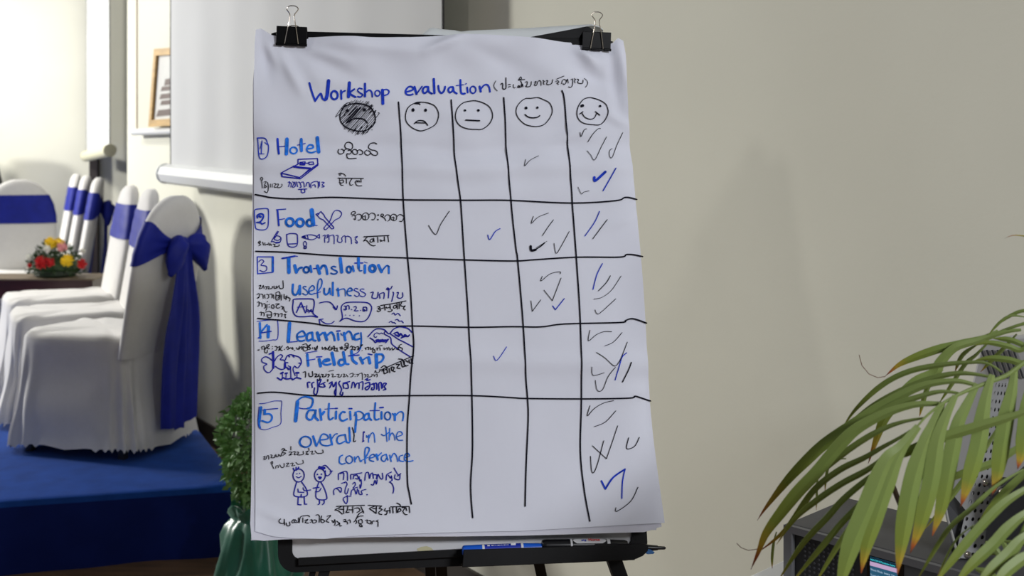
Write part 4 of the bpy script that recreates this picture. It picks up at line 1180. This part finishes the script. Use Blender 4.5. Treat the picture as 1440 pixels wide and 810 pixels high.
K11 100,120 80,140 90,170 140,175 145,125 150,200;170,170 180,205 215,200 210,160;240,150 260,130 270,160 245,170 240,150;275,165 320,160 320,110;275,130 300,150;330,170 345,100 390,85 440,80 460,95;375,110 375,165;400,140 440,130 405,165 450,175;500,150 485,130 500,170 540,165 545,140 510,135;540,75 580,80 580,165;600,145 620,170 650,150 620,130 600,145;610,85 600,140;680,90 725,80 690,120 670,150 700,165;740,140 760,170 775,130 780,180 770,200;800,150 830,180 790,205;835,170 840,210 860,205;885,135 910,130 910,155 885,155 930,160 935,190;940,140 965,135 970,170;1015,160 1040,140 1050,170 1030,180;1050,110 1085,90 1130,85;1070,140 1110,130 1120,170 1080,180 1075,140;1095,180 1120,215 1090,215 1085,190;1160,140 1185,135 1180,165 1210,180;1200,140 1230,150 1220,185;1240,185 1250,150 1270,150;1290,150 1320,135 1295,150 1315,160 1315,215
K13 213,160;470,135;470,165
'''
write(TEXT.replace('HATCHHERE', hatch()))
# ------------------------------------------------------------------ binder clips
def clip(px, py, label, ang=0.0):
    o = EP(px, py, .0); X = (TX*math.cos(ang)+SY*math.sin(ang)); Y = -(SY*math.cos(ang)-TX*math.sin(ang)); Z = EN
    W = lambda x, y, z: o+X*x+Y*y+Z*z
    t = thing('binder_clip', label, 'clip', tuple(o), 'binder clips on the top bar of the easel')
    hw, th = .0272, .0014; m = MB()
    f0, f1, b1, b0 = (.0075, 0), (.0165, .0335), (-.0300, .0335), (-.0300+.006, 0)
    def plate(a, b, off):
        (za, ya), (zb, yb) = a, b; (dz, dy) = off
        m.rings([[W(x, ya, za), W(x, yb, zb), W(x, yb+dy, zb+dz), W(x, ya+dy, za+dz)] for x in (-hw, hw)])
    plate(f0, f1, (-th, 0)); plate(f1, b1, (0, -th)); plate(b1, b0, (th, 0))
    m.build('clip_body', BLACKM, t, bevel=.0004)
    m = MB()
    for a, b in ((-hw-.0006, -.0145), (-.0095, .0095), (.0145, hw+.0006)): m.tube([W(a, .0012, .0085), W(b, .0012, .0085)], .0026, 10)
    m.build('jaw_curl', BLACKM, t)
    m = MB()
    pts = [(-.012, .0022, .0105), (-.0100, .015, .0140), (-.0066, .034, .0190), (-.0042, .048, .0200), (-.0042, .0545, .0202), (-.0062, .0585, .0203), (-.0098, .0635, .0205), (-.0098, .0672, .0206), (-.0055, .0708, .0207)]
    pts = pts+[(0, .0716, .0207)]+[(-x, y, z) for x, y, z in pts[::-1]]
    m.tube([W(*p) for p in smooth_pts(pts, 4)], .00095, 8); m.build('wire_handle', CHROME, t)
    m = MB()
    pts = [(-.012, .002, -.030), (-.0085, .018, -.036), (-.0046, .038, -.042), (-.0048, .0475, -.045), (-.0098, .0540, -.048), (-.0098, .0572, -.050), (-.005, .0600, -.0505)]
    pts = pts+[(0, .0606, -.051)]+[(-x, y, z) for x, y, z in pts[::-1]]
    m.tube([W(*p) for p in smooth_pts(pts, 4)], .00095, 8); m.build('wire_handle', CHROME, t)
clip(410, 66.0, 'black binder clip with raised wire handle at the upper left corner of the paper', .018)
clip(837.5, 72.5, 'black binder clip with raised wire handle at the upper right corner of the paper', .028)
# ------------------------------------------------------------------ markers in the tray
MBLUE = mat('blue_marker_plastic', (28, 96, 214), .3); MDBLUE = mat('dark_blue_label', (26, 50, 168), .4); MWHITE = mat('white_label', (226, 226, 230), .45)
MBLK = mat('black_marker_plastic', (18, 18, 22), .28); MRED = mat('red_print', (210, 44, 50), .5)
def marker(label, p, q, secs, extra=None):
    """secs: (part name, material, [(distance along, radius), ...])"""
    ax = (q-p); t = thing('marker_pen', label, 'marker', tuple(p.lerp(q, .5)), 'marker pens in the easel tray')
    L = ax.length; first = {}
    for nm, mt, prof in secs:
        m = MB(); m.lathe(p, ax, [(f*L, r_) for f, r_ in prof], 24); first.setdefault(nm, m.build(nm, mt, t, angle=35))
    return t, first
p, q = EP(650, 774.5, .011), EP(767, 769.6, .011)
t, fs = marker('blue marker pen lying at the left end of the easel tray', p, q, [
    ('cap', MBLUE, [(0, .0060), (.012, .0078), (.03, .0084), (.235, .0086)]),
    ('band', MWHITE, [(.235, .0090), (.262, .0090)]),
    ('barrel', MDBLUE, [(.262, .0086), (.70, .0082)]),
    ('band', MWHITE, [(.70, .0088), (.728, .0086)]),
    ('end_cap', MBLUE, [(.728, .0082), (.9, .0070), (1, .0058)])])
up = -SY; f_ = (q-p).normalized(); rd = (up*.75+EN*.66).normalized()
m = MB()
for k in range(9):
    a_ = p+f_*((.345+.024*k)*(q-p).length)+rd*.0086+up*.0003; m.tube([a_, a_+f_*(.0014 if k % 3 else .0022)], .0008, 6)
m.tube([p+f_*(.295*(q-p).length)+rd*.0084+up*.0004, p+f_*(.325*(q-p).length)+rd*.0084+up*.0004], .0012, 8)
mm = p+f_*(.60*(q-p).length)+rd*.0082
m.prism([mm-f_*.003+up*.0022, mm+f_*.005+up*.0022, mm+f_*.005-up*.0016, mm-f_*.003-up*.0016], rd*.0006)
m.build('label_print', MWHITE, fs['barrel'], smooth=False)
p, q = EP(762, 767.2, .012), EP(882, 765.8, .012)
t, fs = marker('black marker pen with a white label and red print in the easel tray', p, q, [
    ('cap', MBLK, [(0, .0078), (.02, .0094), (.05, .0098), (.325, .0099)]),
    ('band', MWHITE, [(.325, .0103), (.347, .0103)]),
    ('barrel', MBLK, [(.347, .0098), (.755, .0090)]),
    ('band', MWHITE, [(.755, .0096), (.79, .0095)]),
    ('end_cap', MBLK, [(.79, .0086), (.97, .0074), (1, .006)])])
f_ = (q-p).normalized(); L = (q-p).length; cr = f_.cross(rd); cr = cr if cr.dot(up) > 0 else -cr
m = MB(); lab = []
for a, s0, s1 in ((-.5, .40, .70), (-.2, .37, .735), (.1, .355, .75), (.4, .37, .735), (.7, .42, .70)):
    dv = (rd*math.cos(a)+cr*math.sin(a)); lab.append((p+f_*(s0*L)+dv*.0101, p+f_*(s1*L)+dv*.0094))
m.rings([[a for a, b in lab], [b for a, b in lab]], closed=False); wl_ = m.build('label', MWHITE, fs['barrel'])
m = MB(); font_mesh('Horse', .0078, p+f_*(.535*L)+rd*.0108-cr*.0012, f_, cr, m, .0002); m.build('red_print', MRED, fs['barrel'], smooth=False)
m = MB(); m.tube([p+f_*(.455*L)+rd*.0103, p+f_*(.485*L)+rd*.0103+cr*.001], .0013, 8); m.tube([p+f_*(.49*L)+rd*.0103, p+f_*(.508*L)+rd*.0103], .0017, 8)
m.build('dark_print', MDBLUE, fs['barrel'], smooth=False)
p, q = EP(884, 770.0, .020), EP(936, 770.6, .020)
t, fs = marker('uncapped black marker poking its nib past the right end of the tray', p, q, [
    ('barrel', MBLK, [(-.9, .006), (0, .0062), (.40, .0064), (.44, .0058), (.62, .0048), (.78, .0040)]),
    ('band', CHROME, [(.435, .0061), (.455, .0061)]),
    ('nib', MBLK, [(.78, .0030), (.97, .0026), (1, .0014)])])
m = MB(); m.prism([EP(x, y, .028) for x, y in ((906, 777), (909, 771.5), (915, 773), (921, 776.5), (919, 779), (911, 779.5))], -EN*.006)
m.build('pen_clip', mat('blue_clip', (58, 120, 190), .35), t, bevel=.0008)['label'] = 'blue clip'
# ------------------------------------------------------------------ equipment table, box and radiator
FX = Vector((.7, -.714, 0)).normalized(); DX = Vector((.714, .7, 0)).normalized(); B0 = Vector((.448, 1.864, 0))
def BX(f, d, z): return B0+FX*f+DX*d+Vector((0, 0, z))
t = thing('side_table', 'white table top under the black equipment box, lower right', 'table', tuple(BX(.2, .1, 0)))
WT = mat('white_laminate', (228, 230, 234), .35)
m = MB(); m.rings([[BX(*c, z) for c in ((-.069, -.12), (.62, -.12), (.62, .25), (-.069, .25))] for z in (.592, .618)]); m.build('tabletop', WT, t, bevel=.003)
for f, d in ((-.03, -.08), (.58, -.08), (-.03, .21), (.58, .21)):
    m = MB(); m.tube([BX(f, d, 0), BX(f, d, .592)], .018, 12); m.build('leg', mat('grey_metal', (120, 122, 126), .4, .6), t)
BZ0, BZ1, BL, BD = .622, .722, .440, .20
bx = thing('equipment_box', 'dark grey electronics box with a glowing display on the white side table', 'electronics', tuple(BX(.2, .1, BZ0)))
DG = mat('dark_grey_case', (66, 66, 68), .55, noise=.06, scale=60, bump=.1, bscale=900); DG2 = mat('bezel_grey', (96, 96, 98), .45); GB = mat('grille_black', (10, 10, 12), .5)
m = MB(); m.rings([[BX(*c, z) for c in ((0, .004), (BL, .004), (BL, BD), (0, BD))] for z in (BZ0, BZ1)]); case = m.build('case', DG, bx, bevel=.004)
def front_poly(f0, f1, z0, z1, d): return [BX(f0, d, z0), BX(f1, d, z0), BX(f1, d, z1), BX(f0, d, z1)]
m = MB()
o1 = front_poly(0, BL, BZ0, BZ1, -.006); i1 = front_poly(.016, BL-.016, BZ0+.008, BZ1-.012, -.006)
m.rings([o1, i1, [v+DX*.012 for v in i1], [v+DX*.010 for v in o1], o1], False, False); m.build('front_bezel', DG2, bx, smooth=False, bevel=.0015)
m = MB(); m.prism(front_poly(.016, .150, BZ0+.008, BZ1-.012, .002), DX*.004); gr = m.build('grille', GB, bx, smooth=False)
m = MB()
for i in range(11):
    for j in range(9):
        m.lathe(BX(.035+i*.0085, .0015, BZ0+.018+j*.0075), -DX, [(0, .0022), (.0006, .0019)], 6)
m.build('perforations', mat('grille_dots', (52, 52, 55), .5), gr, smooth=False)
m = MB(); m.prism(front_poly(.150, BL-.016, BZ0+.008, BZ1-.012, -.002), DX*.008); fp = m.build('front_panel', DG, bx, smooth=False)
def fpx(px, py, d=-.002): 
    q_ = ray_plane(px, py, B0+DX*d, DX); v = q_-B0; return v.dot(FX), q_.z
f0, z1 = fpx(1223, 774); f1, _ = fpx(1266, 790)
fa, za = fpx(1224.5, 782); fb, zb_ = fpx(1263, 793.5)
m = MB(); m.prism(front_poly(f0-.004, f1+.006, BZ0+.012, z1, -.0035), DX*.002); m.build('display_glass', mat('display_black', (6, 6, 8), .15), fp, smooth=False)
sw = fb-fa; m = MB(); m.prism(front_poly(fa, fb, BZ0+.016, za, -.0042), DX*.0006); disp = m.build('display', emit('lcd_teal', (36, 92, 122), .8), bx, smooth=False)
m = MB(); m.prism(front_poly(fa, fb, za-.0135, za-.0072, -.0048), DX*.0003); m.build('display_bar', emit('lcd_pink', (206, 176, 214), .8), disp, smooth=False)
m = MB(); m.prism(front_poly(fa, fb, za-.0066, za, -.0048), DX*.0003); m.build('display_bar', emit('lcd_navy', (8, 40, 58), .8), disp, smooth=False)
U = Vector((0, 0, 1))
m = MB(); font_mesh('NCS-F100 IR Distribution System', .0050*sw/.06, BX(fa+.001, -.0052, za-.0052), FX*.80, U*1.1, m); m.build('display_text', emit('lcd_cyan', (70, 236, 250), 1.0), disp, smooth=False)
m = MB(); font_mesh('Work Mode  Interp  Use', .0062*sw/.06, BX(fa+.0012, -.0052, za-.0205), FX*.86, U, m); font_mesh('Total Ch(s)', .0062*sw/.06, BX(fa+.0012, -.0052, za-.0290), FX*.95, U, m)
m.build('display_text', emit('lcd_white', (190, 214, 236), .9), disp, smooth=False)
# radiator with perforated bracket standing on the box
LG = mat('light_grey_plastic', (168, 168, 168), .5); PERF = mat('perforated_steel', (158, 159, 160), .45, 0.0, noise=.08, scale=30); DKP = mat('dark_plastic', (44, 45, 48), .5)
rb_ = BX(.31, .06, BZ1)
rd_ = thing('infrared_radiator', 'light grey panel with a perforated metal bracket, standing on the black box behind the palm', 'electronics', tuple(rb_))
def DP(px, py, d): return P(px, py, d)
PP0 = DP(1352, 600, 1.87)
def PPT(px, py, off=0.0): return ray_plane(px, py, PP0-DX*off, DX)
sl = [PPT(*c) for c in ((1379, 483), (1366, 540), (1352, 600), (1337, 660), (1329, 700), (1334, 722), (1352, 752), (1480, 765), (1480, 470), (1392, 476))]
m = MB(); m.prism(sl, DX*.035); pn = m.build('panel', LG, rd_, smooth=False, bevel=.004)
m = MB()
for i in range(7):
    m.tube([PPT(1380+i*7.5, 492, .0005), PPT(1394+i*7.5, 532, .0005)], .0016, 6)
m.build('vent_slots', DKP, pn)
m = MB(); m.prism([DP(1330, 704, 1.738), DP(1355, 735, 1.725), DP(1346, 786, 1.712), DP(1338, 775, 1.716)], DX*.03); m.build('side_foot', DKP, rd_, smooth=False)
# perforated strip
tl, tr, br, bl = DP(1400, 536, 1.775), DP(1417, 536, 1.765), DP(1382, 787, 1.688), DP(1343, 787, 1.702)
br.z = max(br.z, BZ1+.002); bl.z = max(bl.z, BZ1+.002)
nS = (tr-tl).cross(bl-tl).normalized()
if nS.y > 0: nS = -nS
nc, nr = 4, 21; m = MB(); th = .003
def SP(u, v): return tl.lerp(tr, u).lerp(bl.lerp(br, u), v)
for r_ in range(nr):
    for c in range(nc):
        u0, u1, v0, v1 = c/nc, (c+1)/nc, r_/nr, (r_+1)/nr
        oc = []; ic = []
        sh = .12 if r_ % 2 else -.12
        for k in range(8):
            a = math.pi/4*k
            qx = max(-1, min(1, 1.42*math.cos(a))); qy = max(-1, min(1, 1.42*math.sin(a)))
            oc.append(SP((u0+u1)/2+(u1-u0)/2*qx, (v0+v1)/2+(v1-v0)/2*qy))
            ic.append(SP((u0+u1)/2+(u1-u0)/2*(.55*math.cos(a)+sh), (v0+v1)/2+(v1-v0)/2*.50*math.sin(a)))
        m.rings([[v-nS*th for v in oc], oc, ic, [v-nS*th for v in ic], [v-nS*th for v in oc]], False, False)
pb = m.build('perforated_bracket', PERF, rd_, smooth=False)
m = MB(); m.prism([SP(.03, .01)-nS*.012, SP(.97, .01)-nS*.012, SP(.97, .99)-nS*.012, SP(.03, .99)-nS*.012], -nS*.004); m.build('backing', GB, rd_, smooth=False)
for u, v in ((.62, .58), (.45, .98)):
    m = MB(); m.lathe(SP(u, v), nS, [(0, .0055), (.002, .005), (.003, .003)], 14); m.build('rivet', CHROME, pb)
kc = DP(1412, 692, 1.69); m = MB(); m.lathe(kc, nS, [(-.012, .021), (0, .022), (.006, .020), (.008, .013)], 28); kn = m.build('knob', DG, rd_)
for px, py, r_ in ((1412, 694, .0075), (1434, 709, .006)):
    m = MB(); m.lathe(DP(px, py, 1.683), nS, [(-.012, r_*1.5), (.002, r_*1.5), (.003, r_), (.008, r_*.8), (.010, r_*.4)], 14); m.build('bolt', CHROME, kn)
m = MB(); m.prism([DP(1390, 700, 1.695), DP(1440, 655, 1.66), DP(1475, 655, 1.63), DP(1475, 770, 1.60), DP(1384, 766, 1.68)], DX*.03); m.build('hinge_block', DKP, rd_, smooth=False, bevel=.002)
m = MB(); m.tube(smooth_pts([DP(1328, 688, 1.742), DP(1331, 722, 1.728), DP(1339, 752, 1.712), DP(1348, 786, 1.698)], 6), .0022, 8); m.build('cord', mat('pale_cord', (150, 150, 146), .6), rd_)
# ------------------------------------------------------------------ palm
PALM = bpy.data.materials.new('palm_leaf'); PALM.use_nodes = True; nt = PALM.node_tree; b_ = nt.nodes['Principled BSDF']
at = nt.nodes.new('ShaderNodeAttribute'); at.attribute_name = 'tip'
rp = nt.nodes.new('ShaderNodeValToRGB'); cr_ = rp.color_ramp
cr_.elements[0].position = 0; cr_.elements[0].color = srgb(146, 164, 96); cr_.elements[1].position = 1; cr_.elements[1].color = srgb(84, 44, 30)
for ps, c in ((.55, (138, 158, 82)), (.80, (140, 154, 62)), (.90, (186, 158, 52)), (.95, (178, 92, 40))):
    e = cr_.elements.new(ps); e.color = srgb(*c)
nt.links.new(at.outputs['Fac'], rp.inputs['Fac'])
nt.links.new(rp.outputs['Color'], b_.inputs['Base Color'])
tl_ = nt.nodes.new('ShaderNodeBsdfTranslucent'); mxs = nt.nodes.new('ShaderNodeMixShader'); mxs.inputs[0].default_value = .25; nt.links.new(rp.outputs['Color'], tl_.inputs['Color'])
nt.links.new(b_.outputs[0], mxs.inputs[1]); nt.links.new(tl_.outputs[0], mxs.inputs[2]); nt.links.new(mxs.outputs[0], nt.nodes['Material Output'].inputs['Surface'])
b_.inputs['Roughness'].default_value = .42; b_.inputs['Specular IOR Level'].default_value = .4
STEMG = mat('palm_stem', (120, 128, 56), .45, noise=.2, scale=20)
PPOT = Vector((1.02, 1.02, 0))
palm = thing('potted_palm', 'green palm with arching fronds and browned leaf tips in the lower right foreground', 'plant', tuple(PPOT))
class Frond:
    def __init__(s): s.m = MB(); s.m.attr = []
    def rach(s, pts, r0, r1):
        n0 = len(s.m.v); pts = smooth_pts(pts, 5); s.m.tube(pts, [r0+(r1-r0)*i/(len(pts)-1) for i in range(len(pts))], 8); s.m.attr += [.3]*(len(s.m.v)-n0)
    def leaf(s, pix, w_, d0, d1, tip=1.0, blunt=False, tw=0.0):
        """pix: base to tip; width in photo px"""
        pp = smooth_pts([Vector((x, y, 0)) for x, y in pix], 6); n = len(pp); n0 = len(s.m.v); rows = []; ats = []
        L = [0]
        for a, b in zip(pp, pp[1:]): L.append(L[-1]+(b-a).length)
        for i, p in enumerate(pp):
            f = L[i]/L[-1]; d = d0+(d1-d0)*f; c = P(p.x, p.y, d)
            a = pp[max(i-1, 0)]; b = pp[min(i+1, n-1)]; tg = (b-a).normalized()
            nx = Vector((-tg.y, tg.x))
            prof = min(1, .34+f*1.7)*(1 if f < .66 else max(.03, (1-((f-.66)/.34)**1.7)))
            hw = w_/2*prof*d/F_PX
            side = Vector((nx.x, tw*.6, -nx.y)).normalized(); dep = Vector((0, 1, 0))
            fold = .30*hw
            rows.append([c+side*hw+dep*fold, c-dep*fold*.4, c-side*hw+dep*fold]); ats += [f*tip]*3
        for r in rows: r.extend([r[2]+Vector((0, .0006, 0)), r[1]+Vector((0, .0006, 0)), r[0]+Vector((0, .0006, 0))])
        s.m.rings(rows); s.m.attr += [a for a in ats for _ in (0, 1)]
    def done(s, name='frond'): return s.m.build(name, PALM, palm, angle=22)
PT = [P(1500, 560, 1.40), P(1462, 500, 1.42), P(1440, 510, 1.42), P(1415, 528, 1.415), P(1381, 541, 1.41), P(1352, 553, 1.405), P(1326, 567, 1.40), P(1304, 584, 1.395), P(1288, 602, 1.39)]
fr = Frond(); fr.rach([PPOT+Vector((-.03, .03, .35)), Vector((1.0, 1.16, .75)), P(1530, 520, 1.38)]+PT[1:], .0045, .0012)
for pix, w_, d0, d1, tp in (
  ([(1410,524),(1388,511),(1358,510),(1319,514),(1284,521),(1255,533),(1228,552),(1200,580),(1182,607)], 8, 1.43, 1.56, .88),
  ([(1398,531),(1358,525),(1324,529),(1284,543),(1240,565),(1205,590),(1160,630)], 10, 1.42, 1.55, .88),
  ([(1370,541),(1344,536),(1304,541),(1268,556),(1235,575),(1209,592),(1164,622),(1135,648),(1107,677),(1078,713),(1065,732)], 16, 1.42, 1.53, .98),
  ([(1348,553),(1321,551),(1284,561),(1250,574),(1215,594),(1185,616),(1165,640),(1135,676)], 11, 1.41, 1.52, .9),
  ([(1324,568),(1289,569),(1255,578),(1225,592),(1200,608),(1175,634),(1149,665),(1124,691),(1101,719),(1078,750),(1067,776),(1056,801)], 18, 1.41, 1.50, 1),
  ([(1290,600),(1265,616),(1240,630),(1216,644),(1180,662),(1144,691),(1105,745),(1066,777)], 9, 1.40, 1.52, 1),
  ([(1300,588),(1268,594),(1235,607),(1195,632),(1150,668),(1118,700)], 9, 1.40, 1.52, .9),
  ([(1284,607),(1255,634),(1222,660),(1185,680),(1149,704),(1118,730),(1092,766)], 9, 1.39, 1.48, .9),
  ([(1282,610),(1255,648),(1219,675),(1185,704),(1165,727),(1131,763),(1100,808),(1094,822)], 9, 1.39, 1.44, .9),
  ([(1272,628),(1245,672),(1209,711),(1185,735),(1159,766),(1123,808),(1112,822)], 9, 1.39, 1.43, .9),
  ([(1260,645),(1235,690),(1201,735),(1180,766),(1154,808),(1146,824)], 8, 1.38, 1.42, .9)):
    fr.leaf(pix, w_, d0, d1, tp)
for pix, w_, d0, d1, tp in (
  ([(1292,600),(1268,630),(1247,651),(1223,709),(1199,766),(1183,818),(1178,840)], 29, 1.39, 1.33, .8),
  ([(1290,602),(1266,637),(1247,685),(1232,728),(1220,766),(1211,806)], 24, 1.39, 1.34, .97),
  ([(1326,567),(1312,600),(1302,622),(1285,675),(1273,738),(1262,808)], 26, 1.40, 1.33, .97),
  ([(1344,557),(1329,590),(1319,622),(1310,680),(1295,738),(1280,778)], 24, 1.40, 1.34, 1),
  ([(1375,540),(1358,575),(1348,598),(1338,646),(1326,709),(1311,754)], 23, 1.41, 1.35, .97),
  ([(1396,527),(1389,552),(1384,579),(1377,627),(1362,680),(1351,713)], 24, 1.41, 1.35, 1),
  ([(1428,518),(1424,550),(1418,579),(1411,622),(1403,670),(1395,697)], 24, 1.42, 1.36, 1),
  ([(1452,530),(1447,560),(1443,600),(1438,635),(1431,660)], 22, 1.41, 1.36, 1),
  ([(1475,560),(1440,580),(1377,600),(1329,615),(1281,634),(1247,650),(1222,672)], 15, 1.36, 1.41, .85),
  ([(1478,600),(1440,625),(1400,650),(1350,668),(1300,690)], 11, 1.44, 1.46, .85),
  ([(1418,580),(1380,640),(1345,690),(1300,745)], 8, 1.47, 1.52, .88)):
    fr.leaf(pix, w_, d0, d1, tp)
fr.done()
# upper frond, further back
fr = Frond(); fr.rach([PPOT+Vector((.0, .05, .35)), Vector((1.02, 1.25, .8)), P(1520, 440, 1.50), P(1470, 448, 1.52), P(1430, 458, 1.53), P(1392, 472, 1.55), P(1366, 484, 1.56)], .004, .0011)
for pix, w_, d0, d1, tp in (
  ([(1436,464),(1413,467),(1378,478),(1344,486),(1321,491),(1289,502),(1265,513),(1245,529)], 12, 1.53, 1.58, 1),
  ([(1404,466),(1376,479),(1344,489),(1324,509),(1314,526),(1289,538),(1265,561),(1245,588),(1235,612),(1221,652)], 16, 1.54, 1.57, 1),
  ([(1442,446),(1423,444),(1408,452),(1390,471)], 4, 1.52, 1.54, .8),
  ([(1470,440),(1440,437),(1418,446),(1402,458)], 5, 1.51, 1.54, .8),
  ([(1460,470),(1438,492),(1418,487),(1391,482),(1370,486)], 8, 1.50, 1.53, .8),
  ([(1470,512),(1438,511),(1418,506),(1391,504),(1370,507)], 9, 1.46, 1.5, .8),
  ([(1462,500),(1440,486),(1420,478),(1396,476)], 8, 1.5, 1.53, .8),
  ([(1430,470),(1412,490),(1398,504),(1379,523)], 6, 1.55, 1.6, .96),
  ([(1392,480),(1372,500),(1358,512),(1334,548),(1320,568)], 6, 1.56, 1.62, .85),
  ([(1374,485),(1360,494),(1351,504),(1343,523)], 6, 1.56, 1.6, 1),
  ([(1326,520),(1312,535),(1303,550),(1293,586)], 7, 1.57, 1.6, .97),
  ([(1190,645),(1170,648),(1163,665),(1160,692)], 4, 1.56, 1.58, .98),
  ([(1152,655),(1150,670),(1149,690),(1148,718)], 3, 1.56, 1.58, .97),
  ([(1092,748),(1088,765),(1086,785),(1086,800)], 4, 1.56, 1.58, 1)):
    fr.leaf(pix, w_, d0, d1, tp)
fr.m.tube([P(x, y, 1.58) for x, y in ((1208,499),(1212,514),(1222,526),(1234,531),(1245,529.5))], .0005, 5); fr.m.attr += [.99]*(5*5)
fr.m.tube([P(x, y, 1.55) for x, y in ((1036,764),(1042,770),(1052,774),(1066,772))], .0005, 5); fr.m.attr += [.99]*(4*5)
fr.leaf([(1522,440),(1512,395),(1480,352),(1455,337),(1440,332),(1425,331),(1413,335)], 3, 1.50, 1.52, 1)
fr.done()
# lower frond at the right edge
fr = Frond(); fr.rach([PPOT+Vector((-.02, .0, .35)), Vector((.93, 1.12, .55)), P(1520, 700, 1.33), P(1480, 690, 1.33), P(1452, 720, 1.32), P(1428, 770, 1.31), P(1408, 830, 1.30)], .0045, .0015)
for pix, w_, d0, d1, tp in (
  ([(1478,668),(1440,690),(1412,709),(1381,740),(1350,776),(1324,808),(1310,826)], 14, 1.33, 1.30, .9),
  ([(1475,705),(1440,725),(1417,745),(1396,768),(1365,797),(1340,826)], 17, 1.32, 1.29, .9),
  ([(1440,660),(1401,684),(1365,717),(1334,745),(1298,802),(1288,820)], 7, 1.36, 1.36, .88),
  ([(1470,738),(1440,757),(1417,781),(1386,810),(1372,828)], 17, 1.31, 1.28, .85),
  ([(1468,770),(1440,786),(1415,806),(1396,828)], 18, 1.30, 1.27, .85),
  ([(1478,640),(1440,668),(1405,702),(1372,742)], 11, 1.36, 1.38, .9),
  ([(1370,738),(1352,752),(1338,770),(1318,812)], 3, 1.38, 1.36, 1)):
    fr.leaf(pix, w_, d0, d1, tp)
fr.done()
fr = Frond()
for pix, w_ in (([(1386,762),(1400,772),(1418,800)], 9), ([(1406,752),(1412,764),(1420,782)], 7), ([(1392,780),(1412,778),(1432,776)], 5), ([(1372,800),(1392,808),(1404,820)], 12), ([(1424,790),(1430,778),(1438,764)], 6), ([(1396,758),(1420,762),(1440,760)], 4)):
    fr.leaf(pix, w_, 1.44, 1.42, .5)
fr.done()
m = MB()
for k in range(5):
    a = k*1.3; m.tube(smooth_pts([PPOT+Vector((.03*math.cos(a), .03*math.sin(a), .26)), PPOT+Vector((.035*math.cos(a), .035*math.sin(a), .45)), PPOT+Vector((.05*math.cos(a), .05*math.sin(a), .62))], 4), [.012]*5+[.009]*4, 10)
m.build('stems', STEMG, palm)
m = MB(); m.tube(smooth_pts([P(1256, 684, 1.50), P(1262, 700, 1.51), P(1270, 720, 1.53)], 4), .0035, 8); m.build('dry_stem', mat('dry_stem', (70, 56, 40), .7), palm)
m = MB(); m.lathe(PPOT, (0,0,1), [(0, .10), (.01, .115), (.24, .145), (.27, .152), (.275, .14), (.25, .13), (.245, .01)], 32); m.build('pot', mat('terracotta', (120, 70, 50), .8, noise=.1), palm)
for o in bpy.data.objects:
    if '_base' in o: del o['_base']
